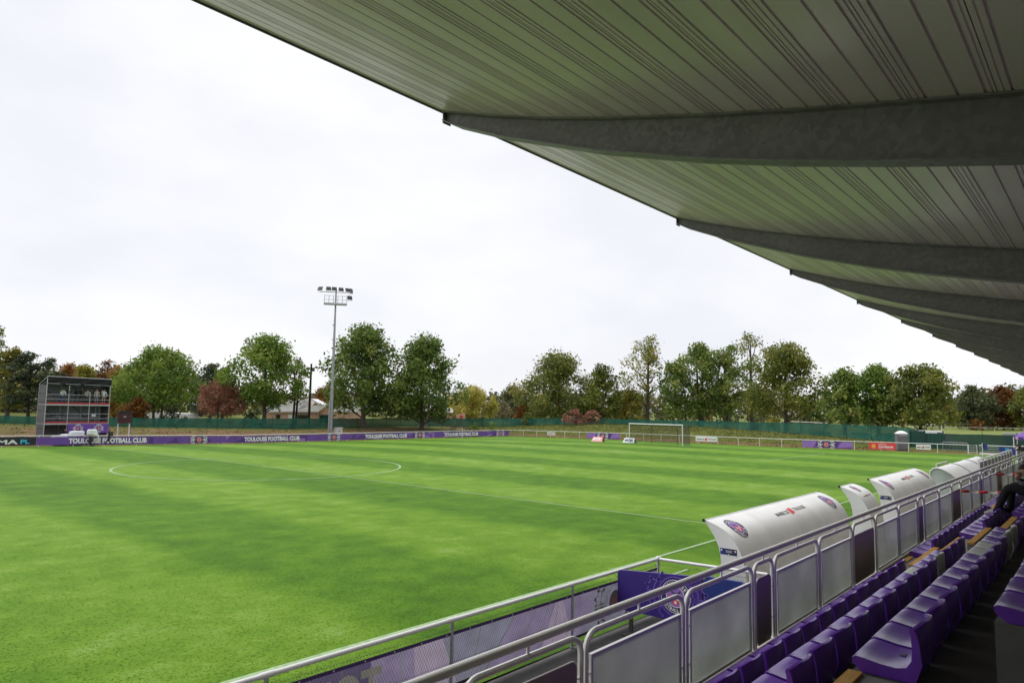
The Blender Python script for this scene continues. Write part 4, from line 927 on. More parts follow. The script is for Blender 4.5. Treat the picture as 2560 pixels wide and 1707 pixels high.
for y0, y1, zt in ((-23.4, -25.0, 2.25), (-25.05, -26.95, 1.98)):
    MB().bx(75.2, 75.24, y1, y0, gz(75, y0), zt).build('gate_leaf', GREENM, t)
    for k in range(5): yy = y0+(y1-y0)*(k+0.5)/5; MB().bx(75.16, 75.2, yy-0.03, yy+0.03, gz(75, yy)+0.03, zt-0.05).build('gate_rib', GREENM, t)
for y in (-23.35, -25.02, -27.0): MB().bx(75.1, 75.28, y-0.06, y+0.06, gz(75, y)-0.1, 2.3).build('gate_post', GREENM, t)
# portable toilet
t = thing('portable_toilet', 'grey portable toilet with white domed roof behind the end railing', 'toilet cabin', (70.6, -23.4, gz(70.6, -23.4)))
z0 = gz(70.6, -23.4); ca, sa = math.cos(R(28)), math.sin(R(28)); ax = np.array([ca, sa, 0]); ay = np.array([-sa, ca, 0]); C0 = np.array([70.6, -23.4, z0])
TOI = mat('grey_cabin_plastic', (0.15, 0.155, 0.17), 0.45, var=0.08)
m = MB(); m.obx(C0+(0, 0, 1.05), ax*1.15, ay*1.15, (0, 0, 1.9)); bd = m.build('cabin_wall', TOI, t)
for s_, v in ((-1, ax), (-1, ay)):
    n_ = v*s_*0.585; tv = ay if v is ax else ax
    for zz, hh in ((0.55, 0.7), (1.45, 0.8)):
        m = MB(); m.obx(C0+n_+(0, 0, zz), v*0.03, tv*0.9, (0, 0, hh)); m.build('wall_panel', TOI, bd)
    m = MB(); m.obx(C0+n_+(0, 0, 1.82), v*0.05, tv*1.0, (0, 0, 0.12)); m.build('vent', mat('pale_vent', (.4, .4, .42), .5), bd)
m = MB(); m.lathe([(0.86, 0), (0.84, 0.06), (0.7, 0.2), (0.45, 0.33), (0.15, 0.4), (0.02, 0.41)], tuple(C0+(0, 0, 2.0)), 4)
m = MB(); P = []
for i in range(9):
    row = []
    for j in range(9):
        u, v = i/4-1, j/4-1; p = C0+ax*u*0.62+ay*v*0.62; row.append((p[0], p[1], z0+2.0+0.34*(1-u*u)**.6*(1-v*v)**.6+0.02))
    P.append(row)
m.grid(P); m.obx(C0+(0, 0, 2.0), ax*1.24, ay*1.24, (0, 0, 0.07)); m.build('dome_roof', WHITE, t, True)
m = MB(); m.obx(C0+(0, 0, 0.05), ax*1.25, ay*1.25, (0, 0, 0.12)); m.build('skid_base', DKGREY, t)
# crowd barrier
t = thing('crowd_barrier', 'grey steel crowd barrier leaning by the dark green fence', 'barrier', (72, -29, 0))
by0, by1, bx_, bz = -27.4, -30.0, 72.2, gz(72, -29)
MB().tube([(bx_, by0, bz+0.1), (bx_, by0, bz+1.0), (bx_, by0-0.1, bz+1.1), (bx_, by1+0.1, bz+1.1), (bx_, by1, bz+1.0), (bx_, by1, bz+0.1)], 0.02, 6).build('frame', STEEL, t)
MB().tube([(bx_, by0, bz+0.2), (bx_, by1, bz+0.2)], 0.015, 6).build('lower_rail', STEEL, t)
for k in range(1, 18): y = by0+(by1-by0)*k/18; MB().tube([(bx_, y, bz+0.2), (bx_, y, bz+1.1)], 0.008, 4).build('bar', STEEL, t)
for y in (by0-0.2, by1+0.2): MB().tube([(bx_-0.3, y, bz), (bx_, y, bz+0.15), (bx_+0.3, y, bz)], 0.015, 5).build('foot', STEEL, t)
# gazebo
t = thing('gazebo_tent', 'purple pop up gazebo with white legs at the right edge', 'tent', (73.3, -36.2, 0))
gx, gy, s_ = 73.0, -36.1, 1.6
zg = gz(gx, gy)
for i in (-1, 1):
    for j in (-1, 1): MB().bx(gx+i*s_-.04, gx+i*s_+.04, gy+j*s_-.04, gy+j*s_+.04, zg, 1.95).build('leg', WHITE, t)
m = MB(); m.add([(gx-s_, gy-s_, 1.95), (gx+s_, gy-s_, 1.95), (gx+s_, gy+s_, 1.95), (gx-s_, gy+s_, 1.95), (gx, gy, 3.0)], [(0, 1, 4), (1, 2, 4), (2, 3, 4), (3, 0, 4)]); m.build('canopy', PURP, t)
m = MB()
for a, b in (((-1, -1), (1, -1)), ((1, -1), (1, 1)), ((1, 1), (-1, 1)), ((-1, 1), (-1, -1))): m.add([(gx+a[0]*s_, gy+a[1]*s_, 1.62), (gx+b[0]*s_, gy+b[1]*s_, 1.62), (gx+b[0]*s_*1.0, gy+b[1]*s_, 1.951), (gx+a[0]*s_, gy+a[1]*s_, 1.951)], [(0, 1, 2, 3)])
vl = m.build('valance', PURD, t)
d = Decal(plane((gx-s_-0.01, gy+s_, 1.64), (0, -1, 0), (0, 0, 1), (-1, 0, 0))); d.text('TOULOUSE FC', 0.9, 0.08, 1.8, 0.14, 0, 0.003); d.disc(0.3, 0.16, 0.13, 0, 0.003); d.disc(0.3, 0.16, 0.1, 1, 0.006); d.build('lettering', [PRW, PRPINK], vl)

# ------------------------------------------------------------------ floodlight mast
mx_, my_ = 36.6, 46.0; zb = gz(mx_, my_)
t = thing('floodlight_mast', 'tall tapered grey floodlight mast with platform behind the far railing', 'floodlight', (mx_, my_, zb))
MB().tube([(mx_, my_, zb), (mx_, my_, 12), (mx_, my_, 21.6)], [0.27, 0.19, 0.11], 12).build('pole', GALV, t, True)
MB().tube([(mx_-0.42, my_-0.1, zb), (mx_-0.42, my_-0.1, 5.0)], 0.1, 8).build('cable_duct', GALV, t, True)
for z in (6.8, 9.0, 11.3, 14, 16.2): MB().bx(mx_-0.4, mx_-0.15, my_-0.2, my_, z, z+0.22).build('junction_box', STEEL, t)
for k in range(44): z = 3+k*0.36; MB().tube([(mx_-0.5+k*0.004, my_-0.1, z), (mx_-0.2, my_-0.1, z)], 0.012, 4).build('climbing_rung', STEEL, t)
U = np.array([0.80, -0.60, 0.0]); V_ = np.array([0.60, 0.80, 0.0])   # across, away
C = np.array([mx_, my_, 0.0])
def atm(u, v, z): return C+U*u+V_*v+np.array([0, 0, z])
MB().tube([atm(-2.45, -0.3, 21.35), atm(2.45, -0.3, 21.35)], 0.06, 6).build('crossarm', STEEL, t)
m = MB(); m.obx(atm(0, -0.55, 19.5), U*3.4, V_*0.9, (0, 0, 0.26)); pf = m.build('platform', STEEL, t)
for k in range(6):
    for v in (-1.0, -0.1): MB().tube([atm(-1.65+k*0.66, v, 19.5), atm(-1.65+k*0.66, v, 20.75)], 0.022, 4).build('guard_post', STEEL, pf)
for z in (20.15, 20.75):
    MB().tube([atm(-1.65, -1.0, z), atm(1.65, -1.0, z), atm(1.65, -0.1, z), atm(-1.65, -0.1, z)], 0.022, 4, closed=True).build('guard_rail', STEEL, pf)
for i, (u, v, z, ti, ya) in enumerate([(-2.35, -0.4, 21.8, 0.5, -0.5), (-1.1, -0.4, 21.85, 0.55, 0.1), (-0.25, -0.4, 21.85, 0.55, 0.2), (0.75, -0.4, 21.8, 0.55, 0.25), (1.75, -0.4, 21.75, 0.55, 0.5), (2.3, -0.2, 21.7, 0.2, 1.2), (2.1, -0.9, 20.5, 0.4, 0.4)]):
    Uf = U*math.cos(ya)+V_*math.sin(ya); Vf = -U*math.sin(ya)+V_*math.cos(ya)
    up_ = np.array([0, 0, 1.0])*math.cos(ti)-Vf*math.sin(ti)*-1; nn = np.cross(Uf, up_)
    m = MB(); m.obx(atm(u, v, z), Uf*0.72, up_*0.62, nn*0.14); fl = m.build('floodlight', DKGREY, t)
    for k in range(4): m = MB(); m.obx(atm(u, v, z)-nn*0.08*np.sign(nn@(CAM-C))*-1+up_*(-0.24+0.16*k), Uf*0.66, up_*0.05, nn*0.03); m.build('cooling_fin', DKGREY, fl)
    MB().tube([atm(u, v, z)-Uf*0.39, atm(u, v, z)-Uf*0.39-np.array([0, 0, 0.45]), atm(u, v, z)+Uf*0.39-np.array([0, 0, 0.45]), atm(u, v, z)+Uf*0.39], 0.025, 4).build('yoke', STEEL, fl)
MB().tube([atm(2.2, -0.3, 21.35), atm(2.1, -0.9, 20.95)], 0.04, 5).build('bracket_arm', STEEL, t)
t = thing('electrical_cabinet', 'white electrical cabinet at the foot of the floodlight mast', 'cabinet', (38, 45.5, zb)); MB().bx(37.15, 38.25, 45.3, 45.8, zb-0.05, zb+1.0).build('cabinet_body', mat('cabinet_white', (.55, .55, .53), .5), t); MB().bx(37.08, 38.32, 45.22, 45.88, zb+1.0, zb+1.06).build('cabinet_top', WHITE, t); MB().bx(37.6, 37.8, 45.285, 45.3, zb+0.4, zb+0.55).build('handle', DKGREY, t)
# leaning dark timber pole
a, b = at(772, 1050, 133), at(778.5, 909, 133)
t = thing('utility_pole', 'dark weathered timber pole leaning left of the floodlight mast', 'pole', tuple(a)); MB().tube([a-(0, 0, 1.5), b], [0.27, 0.17], 9).build('pole_shaft', TREED, t, True)
c_ = at(776, 933, 133); MB().obx(c_-(0.75, 0, 0), (1.1, 0, 0), (0, .3, 0), (0, 0, .35)).build('equipment_box', DKGREY, t); MB().obx(b-(0, 0, 1.1)+(0.3, -0.2, 0), (.5, 0, 0), (0, .3, 0), (0, 0, 0.7)).build('equipment_box', DKGREY, t)
# scoreboard
t = thing('scoreboard', 'maroon scoreboard on two white posts right of the scaffold tower', 'scoreboard', (7.2, 45, gz(7.2, 45)))
MB().bx(6.45, 8.05, 44.95, 45.1, 1.68, 2.86).build('board', MAROON, t); MB().bx(6.4, 8.1, 44.9, 45.15, 2.86, 2.95).build('hood', BLACK, t); MB().bx(7.1, 7.38, 44.93, 44.95, 2.42, 2.5).build('name_strip', PRW, t); MB().bx(6.7, 7.9, 45.1, 45.4, 2.95, 3.15).build('top_box', BLACK, t)
for x_ in (6.62, 7.88): MB().bx(x_-0.05, x_+0.05, 45.1, 45.2, gz(x_, 45)-0.1, 2.8).build('post', WHITE, t)

# ------------------------------------------------------------------ people
def person(name, label, J, cols, loc=(0, 0, 0), rz=0.0, sc=1.0, hair=True, hands=False, bag=False, legr=1.0):
    """J overrides joints (x right, y forward, z up). cols: skin, top, legs, shoe materials"""
    D = dict(pel=(0, 0, .95), sp=(0, -.01, 1.15), ch=(0, 0, 1.36), nk=(0, 0, 1.5), hd=(0, .02, 1.62), ht=(0, .01, 1.74),
             sl=(-.19, 0, 1.42), el=(-.25, -.03, 1.14), wl=(-.25, .08, .9), fl=(-.24, .12, .8), sr=(.19, 0, 1.42), er=(.25, -.03, 1.14), wr=(.25, .08, .9), fr=(.24, .12, .8),
             hl=(-.1, 0, .9), kl=(-.11, .02, .5), al=(-.11, -.02, .09), tl=(-.12, .16, .04), hr=(.1, 0, .9), kr=(.11, .02, .5), ar=(.11, -.02, .09), tr=(.12, .16, .04))
    D.update(J or {}); FACE = D.pop('face', (0, 1, 0))
    rad = dict(pel=.15, sp=.135, ch=.155, nk=.06, hd=.1, ht=.075, sl=.08, el=.05, wl=.034, fl=.036, sr=.08, er=.05, wr=.034, fr=.036, hl=.1, kl=.066, al=.045, tl=.035, hr=.1, kr=.066, ar=.045, tr=.035)
    for k_ in ('hl', 'hr', 'kl', 'kr', 'al', 'ar'): rad[k_] *= legr
    E = [('pel', 'sp', 1), ('sp', 'ch', 1), ('ch', 'nk', 1), ('nk', 'hd', 0), ('hd', 'ht', 0)]
    for s_ in 'lr': E += [('ch', 's'+s_, 1), ('s'+s_, 'e'+s_, 1), ('e'+s_, 'w'+s_, 1), ('w'+s_, 'f'+s_, 0), ('pel', 'h'+s_, 2), ('h'+s_, 'k'+s_, 2), ('k'+s_, 'a'+s_, 2), ('a'+s_, 't'+s_, 3)]
    if hands:
        for s_ in 'lr':
            w_, f_ = np.array(D['w'+s_], float), np.array(D['f'+s_], float); dv = (f_-w_)/np.linalg.norm(f_-w_); sd_ = np.cross(dv, (0, 0, 1)); sd_ /= np.linalg.norm(sd_)+1e-9; nn = np.cross(sd_, dv)
            for q, (o_, L) in enumerate(((-.032, .062), (-.011, .078), (.011, .082), (.032, .072))):
                b_ = f_+sd_*o_+dv*.03; D['q%s%d' % (s_, q)] = tuple(b_); D['p%s%d' % (s_, q)] = tuple(b_+dv*L*.55-nn*.012); D['o%s%d' % (s_, q)] = tuple(b_+dv*L-nn*.04)
                for k_ in 'qpo': rad['%s%s%d' % (k_, s_, q)] = .0095
                E += [('f'+s_, 'q%s%d' % (s_, q), 0), ('q%s%d' % (s_, q), 'p%s%d' % (s_, q), 0), ('p%s%d' % (s_, q), 'o%s%d' % (s_, q), 0)]
            b_ = w_+dv*.035+sd_*.035*(1 if s_ == 'l' else -1); D['u'+s_] = tuple(b_); D['v'+s_] = tuple(b_+dv*.05+sd_*.025*(1 if s_ == 'l' else -1)); rad['u'+s_] = .013; rad['v'+s_] = .0105; E += [('w'+s_, 'u'+s_, 0), ('u'+s_, 'v'+s_, 0)]
    keys = list(D); idx = {k: i for i, k in enumerate(keys)}
    me = bpy.data.meshes.new(name); me.from_pydata([D[k] for k in keys], [(idx[a], idx[b]) for a, b, _ in E], [])
    o = bpy.data.objects.new(name+'_tmp', me); COL.objects.link(o); o.modifiers.new('Skin', 'SKIN'); ss = o.modifiers.new('sub', 'SUBSURF'); ss.levels = 2 if hands else 1; ss.render_levels = ss.levels
    for k, i in idx.items():
        me.skin_vertices[0].data[i].radius = (rad[k], rad[k]*(.72 if k in ('pel', 'sp', 'ch') else 1)); me.skin_vertices[0].data[i].use_root = (k == 'pel')
    bpy.context.view_layer.update(); em = bpy.data.meshes.new_from_object(o.evaluated_get(bpy.context.evaluated_depsgraph_get()))
    bpy.data.objects.remove(o)
    for m_ in cols: em.materials.append(m_)
    A = np.array([D[a] for a, b, _ in E], float); B = np.array([D[b] for a, b, _ in E], float); K = [k for *_, k in E]
    pc = np.array([p.center for p in em.polygons])
    AB = B-A; tt = np.clip(((pc[:, None]-A[None])*AB[None]).sum(-1)/((AB**2).sum(-1)[None]+1e-9), 0, 1); dd = np.linalg.norm(pc[:, None]-(A[None]+tt[..., None]*AB[None]), axis=-1)
    rr_ = np.array([(rad[a]+rad[b])/2 for a, b, _ in E]); near = (dd-rr_[None]*0.6).argmin(1)
    em.polygons.foreach_set('material_index', [K[i] for i in near]); em.polygons.foreach_set('use_smooth', [True]*len(em.polygons)); em.update()
    t = thing('person', label, 'person', loc); t.rotation_euler = (0, 0, rz); t.scale = (sc, sc, sc); t['_w'] = 0
    bo = bpy.data.objects.new('body', em); COL.objects.link(bo); bo.parent = t
    hd = np.array(D['hd']); fwd = np.array(FACE, float); fwd /= np.linalg.norm(fwd); upv = np.array(D['ht'])-hd; upv = upv/np.linalg.norm(upv); sdv = np.cross(fwd, upv)
    if hair:
        m = MB(); P = []
        for i in range(7):
            row = []
            for j in range(13):
                a = math.pi*0.62*i/6; b = 2*math.pi*j/12; r_ = .112 if not (math.cos(b) > 0.3 and i > 3) else .06
                row.append(tuple(hd+upv*(.03+.118*math.cos(a))+r_*math.sin(a)*(math.cos(b)*fwd*.98+math.sin(b)*sdv)-fwd*.012))
            P.append(row)
        m.grid(P); m.build('hair', HAIR, t, True)
    m = MB(); m.obx(hd+fwd*.1-upv*.005, sdv*.024, upv*.05, fwd*.03); m.build('nose', cols[0], t)
    m = MB(); [m.obx(hd+sdv*.1*q, sdv*.02, upv*.055, fwd*.035) for q in (-1, 1)]; m.build('ears', cols[0], t)
    m = MB(); [m.obx(hd+fwd*.092+sdv*.035*q+upv*.02, sdv*.025, upv*.012, fwd*.012) for q in (-1, 1)]; m.build('eyes', BLACK, t)
    m = MB(); m.obx(hd+fwd*.09-upv*.052, sdv*.045, upv*.012, fwd*.014); m.build('mouth', mat('lips', (.3, .1, .09), .6), t)
    if bag:
        m = MB(); P = [(-.15, -.14), (.15, -.14), (.15, -.3), (.1, -.34), (-.1, -.34), (-.15, -.3)]
        m.prism([(x_, y_, 1.02) for x_, y_ in P], (0, 0, .45)); m.build('backpack', mat('olive_bag', (.045, .05, .04), .8), t)
    return t
CL = {k: mat('cloth_'+k, c, 0.85, var=0.15, scale=12) for k, c in dict(black=(.012, .012, .015), navy=(.015, .02, .045), denim=(.03, .06, .14), white=(.55, .55, .55), beige=(.42, .38, .33), khaki=(.3, .2, .1), grey=(.2, .2, .21), greyd=(.07, .07, .08)).items()}
SHOEW = mat('white_trainers', (.42, .41, .39), .6, var=.2, scale=14); SHOEB = mat('dark_shoes', (.02, .02, .02), .6)
# seated person at right edge of the stand: sits on the third row, feet on the second-row seat
FRAME = 'S'
sx, sy, sz = -9.3, -43.76, 2.72
J = dict(pel=(0, 0, .12), sp=(0, .06, .3), ch=(.0, .18, .45), nk=(.0, .28, .5), hd=(.0, .36, .53), ht=(.0, .43, .61), sl=(-.2, .19, .45), el=(-.26, .4, .3), wl=(-.12, .5, .38), fl=(-.06, .49, .45), sr=(.2, .19, .45), er=(.26, .4, .3), wr=(.12, .5, .38), fr=(.06, .49, .45),
         hl=(-.1, .05, .12), kl=(-.13, .64, .24), al=(-.12, .83, -.22), tl=(-.13, 1.03, -.29), hr=(.1, .05, .12), kr=(.14, .6, .26), ar=(.2, .66, -.22), tr=(.24, .88, -.29), face=(0, .8, -.5))
person('person', 'seated person in black trousers and light trainers hunched forward at the right edge', J, [SKIN, CL['greyd'], CL['black'], SHOEW], (sx, sy, sz), 0, 1.0, hands=True, legr=1.35)
person('person', 'person in dark jacket leaning over the white railing beyond the dugouts', dict(pel=(0, -.3, .93), sp=(0, -.15, 1.08), ch=(0, .05, 1.2), nk=(0, .18, 1.28), hd=(0, .3, 1.34), ht=(0, .38, 1.44), sl=(-.19, .05, 1.22), el=(-.25, .25, 1.08), wl=(-.12, .42, 1.12), fl=(-.06, .46, 1.12), sr=(.19, .05, 1.22), er=(.25, .25, 1.08), wr=(.12, .42, 1.12), fr=(.06, .46, 1.12), hl=(-.1, -.3, .9), hr=(.1, -.3, .9), kl=(-.11, -.2, .5), kr=(.11, -.25, .5), al=(-.11, -.3, .09), ar=(.11, -.35, .09), tl=(-.12, -.12, .04), tr=(.12, -.17, .04), face=(0, 1, -.3)), [SKIN, CL['black'], CL['black'], SHOEB], (30.8, -40.0, 1.0), 0.5)
FRAME = 'P'
# walker by the far banner
z = gz(2.2, 35.2)
person('person', 'person in dark clothes with a rucksack walking past the far banner', dict(kl=(-.1, .2, .5), al=(-.1, .3, .09), tl=(-.1, .47, .05), kr=(.1, -.05, .5), ar=(.1, -.35, .12), tr=(.1, -.2, .04), wl=(-.26, .2, .98), fl=(-.26, .26, .9), wr=(.26, -.05, .92), fr=(.26, -.05, .82)), [SKIN, CL['black'], CL['navy'], SHOEW], (2.3, 35.2, z), R(80), 1.02, bag=True)

# ------------------------------------------------------------------ scaffold tower
t = thing('scaffold_tower', 'three level camera scaffold with black canopy behind the far railing', 'scaffold', (1.4, 43, 0.2))
X0, X1, YF, YK = -1.76, 4.45, 42.0, 44.6; XP = [X0, 0.36, 2.42, X1]; ZD = [1.82, 3.87]
for i, x_ in enumerate(XP):
    for y_ in (YF, YK):
        z1_ = 6.6 if y_ == YF and i in (0,) else 6.0
        MB().tube([(x_, y_, gz(x_, y_)-0.1), (x_, y_, z1_ if i in (0, 3) else (5.2 if y_ == YF and i == 2 else 5.9))], 0.045, 6).build('standard', STEEL, t)
for z in ZD:
    MB().bx(X0-.05, X1+.05, YF, YK, z-0.12, z-0.04).build('deck', GALV, t); MB().bx(X0-.05, X1+.05, YF-0.05, YF-0.003, z-0.16, z-0.02).build('deck_edge', STEEL, t)
    for i in range(3): MB().bx(XP[i]+0.06, XP[i+1]-0.06, YF-0.04, YF-0.01, z, z+0.16).build('toe_board', RED, t)
    for dz in (0.5, 1.0): MB().tube([(X0, YF, z+dz), (X1, YF, z+dz)], 0.028, 6).build('guard_rail', STEEL, t)
for z in (0.6, 1.6, 2.6, 3.6, 4.6, 5.6):
    for y_ in (YF, YK): MB().tube([(X0, y_, z), (X0, YK if y_ == YF else YF, z)], 0.02, 5).build('transom', STEEL, t) if y_ == YF else None
for k in range(6): z = 0.35+k*0.93; MB().bx(X0-0.03, X0-0.01, YF+0.1, YK-0.03, z, z+0.89).build('side_cladding', SCP, t); MB().bx(X1+0.01, X1+0.03, YF+0.3, YK-0.03, z, z+0.89).build('side_cladding', SCP, t)
for k in range(3):
    for i in range(3): MB().bx(XP[i]+0.02, XP[i+1]-0.02, YK, YK+0.02, 0.3+k*1.9, 2.17+k*1.9).build('back_cladding', mat('pale_grey_sheet', (0.2, 0.21, 0.225), 0.7, var=.1, scale=1), t)
for i, (zA, zB) in enumerate(((2.0, 3.7), (4.0, 5.9))):
    for k in range(2): MB().tube([(XP[k]+0.1+k, YK-0.06, zB), (XP[k+1]+k*0.9, YK-0.06, zA)], 0.035, 5).build('diagonal_brace', DKGREY, t)
# canopy
m = MB(); nx, ny = 24, 8; P = []
for i in range(nx+1):
    row = []; u = i/nx
    for j in range(ny+1):
        v = j/ny; x_ = X0+0.1+(X1-X0)*u; y_ = YF+0.05+(YK-YF)*v
        row.append((x_, y_, 6.78-0.08*u-0.75*v-0.22*math.sin(math.pi*v)*(0.6+.4*math.sin(u*19))))
    P.append(row)
m.grid(P)
P = []
for i in range(nx+1):
    u = i/nx; lo = 5.95+0.1*math.sin(u*13)-0.15*abs(math.sin(u*math.pi*3))
    P.append([(X0+0.1+(X1-X0)*u, YF+0.03+0.12*math.sin(j*1.3+u*21)*(j/6), (6.78-0.08*u)*(1-j/6)+lo*j/6) for j in range(7)])
m.grid(P); m.build('canopy', TARP, t, True)
MB().tube([(X0, YF, 6.8), (X1+0.1, YF, 6.7)], 0.035, 6).build('canopy_beam', STEEL, t); MB().tube([(X0, YF, 6.75), (X0-0.05, YK, 5.95)], 0.035, 6).build('canopy_rafter', STEEL, t); MB().tube([(X0, YF, 6.3), (X0-0.05, YK-0.4, 5.75)], 0.025, 6).build('canopy_rafter', STEEL, t); MB().tube([(X0, YF, 6.05), (X1, YF, 5.98)], 0.028, 6).build('canopy_beam', STEEL, t)
# ladder
m = MB()
for x_ in (3.6, 4.0): m.tube([(x_, 43.6, 1.85), (x_+.05, 43.8, 3.9)], 0.025, 5)
for k in range(7): m.tube([(3.6, 43.6+k*.03, 2.05+k*.28), (4.0, 43.6+k*.03, 2.05+k*.28)], 0.018, 4)
m.build('ladder', STEEL, t)
# banner on tower
t2 = thing('tower_banner', 'purple banner with two white crests on the scaffold base', 'banner', (2.4, 41.9, 0.6))
MB().bx(0.42, 4.5, 41.86, 41.89, 0.72, 1.74).build('sheet', PURP, t2)
d = Decal(plane((0.42, 41.855, 0.72), (1, 0, 0), (0, 0, 1), (0, -1, 0))); rb = random.Random(9)
for k in range(9):
    u = rb.uniform(0.05, 3.4); L = rb.uniform(.3, .65); d.poly([(u, rb.uniform(.05, .5)), (u+L, rb.uniform(.02, .3)), (u+L*.6, rb.uniform(.5, .95))], rb.choice([2, 4]), .003+.001*k)
for u in (1.0, 3.05):
    d.cross(u, .52, .2, [q*math.pi/2 for q in range(4)], 1, .016, .045); d.crest(u, .52, .19, .006, False); d.disc(u, .52, .13, 5, .03); d.poly([(u-.07, .56), (u+.07, .56), (u, .44)], 3, .034)
d.build('print', [PRNAVY, PRW, LILAC, PRRED, PURD, PRPINK], t2)
# tower occupants (feet on the upper deck)
zu = ZD[1]-0.03
UP = [(-0.15, 42.35, 'person in white top leaning on the scaffold guard rail, leftmost on the top level', 'white', 'denim', 'lean', math.pi), (1.25, 42.7, 'person in black jacket operating the second camera on the scaffold', 'black', 'greyd', 'stand', -1.4),
      (2.25, 42.5, 'person in pale top seated at the desk on the top scaffold level', 'beige', 'greyd', 'lean', math.pi), (2.85, 42.9, 'person in dark vest standing between two pale tops on the scaffold', 'greyd', 'black', 'stand', math.pi),
      (3.3, 42.6, 'person in pale beige top standing second from right on the scaffold', 'beige', 'grey', 'stand', math.pi), (3.95, 42.4, 'person in white shirt and khaki trousers, rightmost on the scaffold', 'white', 'khaki', 'arm', math.pi)]
for x_, y_, lb, c1, c2, pose, rz in UP:
    J = {}
    if pose == 'lean': J = dict(ch=(0, .12, 1.3), nk=(0, .2, 1.42), hd=(0, .26, 1.52), ht=(0, .3, 1.64), sl=(-.19, .13, 1.34), sr=(.19, .13, 1.34), el=(-.25, .2, 1.08), er=(.25, .2, 1.08), wl=(-.1, .4, 1.06), fl=(-.02, .44, 1.06), wr=(.1, .4, 1.06), fr=(.02, .44, 1.06))
    if pose == 'arm': J = dict(er=(.32, .05, 1.3), wr=(.2, .12, 1.55), fr=(.14, .12, 1.64), el=(-.3, .02, 1.16))
    person('person', lb, J, [SKIN, CL[c1], CL[c2], SHOEB], (x_, y_, zu), rz)
person('person', 'dark clothed person bending over equipment under the scaffold', dict(pel=(0, 0, .6), sp=(0, .1, .76), ch=(0, .28, .88), nk=(0, .4, .92), hd=(0, .5, .94), ht=(0, .6, .97), sl=(-.19, .28, .9), sr=(.19, .28, .9), el=(-.25, .42, .66), er=(.25, .42, .66), wl=(-.12, .58, .62), fl=(-.06, .64, .6), wr=(.12, .58, .62), fr=(.06, .64, .6), hl=(-.1, 0, .56), hr=(.1, 0, .56), kl=(-.14, .34, .5), kr=(.14, .34, .5), al=(-.14, .2, .08), ar=(.14, .2, .08), tl=(-.14, .36, .04), tr=(.14, .36, .04)), [SKIN, CL['black'], CL['black'], SHOEB], (-0.2, 41.6, gz(0, 41.6)+.25), math.pi+.4)
def tvcam(x_, y_, z, label, rz=math.pi):
    t = thing('broadcast_camera', label, 'camera', (x_, y_, z)); 
    for a in (0.3, 2.4, 4.5): MB().tube([(x_+.42*math.cos(a), y_+.42*math.sin(a), z), (x_, y_, z+1.05)], 0.025, 5).build('tripod_leg', BLACK, t)
    MB().lathe([(.06, 0), (.09, .05), (.09, .15), (.05, .2)], (x_, y_, z+1.03), 10).build('tripod_head', BLACK, t)
    MB().bx(x_-.1, x_+.1, y_-.3, y_+.25, z+1.24, z+1.5).build('camera_body', BLACK, t); MB().tube([(x_, y_-.3, z+1.38), (x_, y_-.62, z+1.38)], [.085, .1], 10).build('lens', BLACK, t); MB().bx(x_-.09, x_+.05, y_+.1, y_+.2, z+1.52, z+1.68).build('viewfinder', BLACK, t); MB().tube([(x_+.05, y_+.2, z+1.2), (x_+.2, y_+.6, z+1.1)], .015, 5).build('pan_handle', BLACK, t)
tvcam(0.42, 42.45, ZD[1]-.04, 'black broadcast camera on tripod left on the top scaffold level'); tvcam(1.68, 42.5, ZD[1]-.04, 'black broadcast camera on tripod in the middle of the top scaffold level')
def desk(x0, x1, z, label, mon=0):
    t = thing('folding_desk', label, 'table', ((x0+x1)/2, 43, z)); MB().bx(x0, x1, 42.7, 43.3, z+.7, z+.74).build('desk_top', mat('desk_grey', (.3, .3, .31), .6), t)
    for x_ in (x0+.06, x1-.06):
        for y_ in (42.75, 43.25): MB().bx(x_-.02, x_+.02, y_-.02, y_+.02, z, z+.7).build('leg', DKGREY, t)
desk(1.95, 3.4, ZD[1]-.04, 'folding desk on the right of the top scaffold level'); desk(-1.5, -0.6, ZD[1]-.04, 'small folding desk at the left of the top scaffold level')
desk(-0.9, 0.2, ZD[0]-.04, 'folding desk with screens at left of the middle scaffold level'); desk(0.7, 1.9, ZD[0]-.04, 'folding desk in the centre of the middle scaffold level'); desk(2.7, 3.8, ZD[0]-.04, 'folding desk with white laptop on the right of the middle level')
for x_, lb in ((-0.7, 'dark monitor, left of two on the middle scaffold level'), (0.12, 'dark monitor, right of two on the middle scaffold level')):
    t = thing('monitor', lb, 'monitor', (x_, 43, ZD[0]+.7)); MB().bx(x_-.27, x_+.27, 42.98, 43.03, ZD[0]+.82, ZD[0]+1.16).build('screen', BLACK, t); MB().bx(x_-.1, x_+.1, 42.92, 43.1, ZD[0]+.7, ZD[0]+.72).build('base', BLACK, t); MB().bx(x_-.03, x_+.03, 43.03, 43.06, ZD[0]+.72, ZD[0]+.9).build('stem', BLACK, t)
t = thing('laptop', 'open white laptop on the right desk of the middle scaffold level', 'laptop', (3.2, 43, ZD[0]+.7)); MB().bx(3.0, 3.4, 42.85, 43.1, ZD[0]+.7, ZD[0]+.72).build('keyboard_base', PLASTW, t); MB().obx((3.2, 42.84, ZD[0]+.85), (.42, 0, 0), (0, .02, 0), (0, -.03, .27)).build('lid', PLASTW, t)
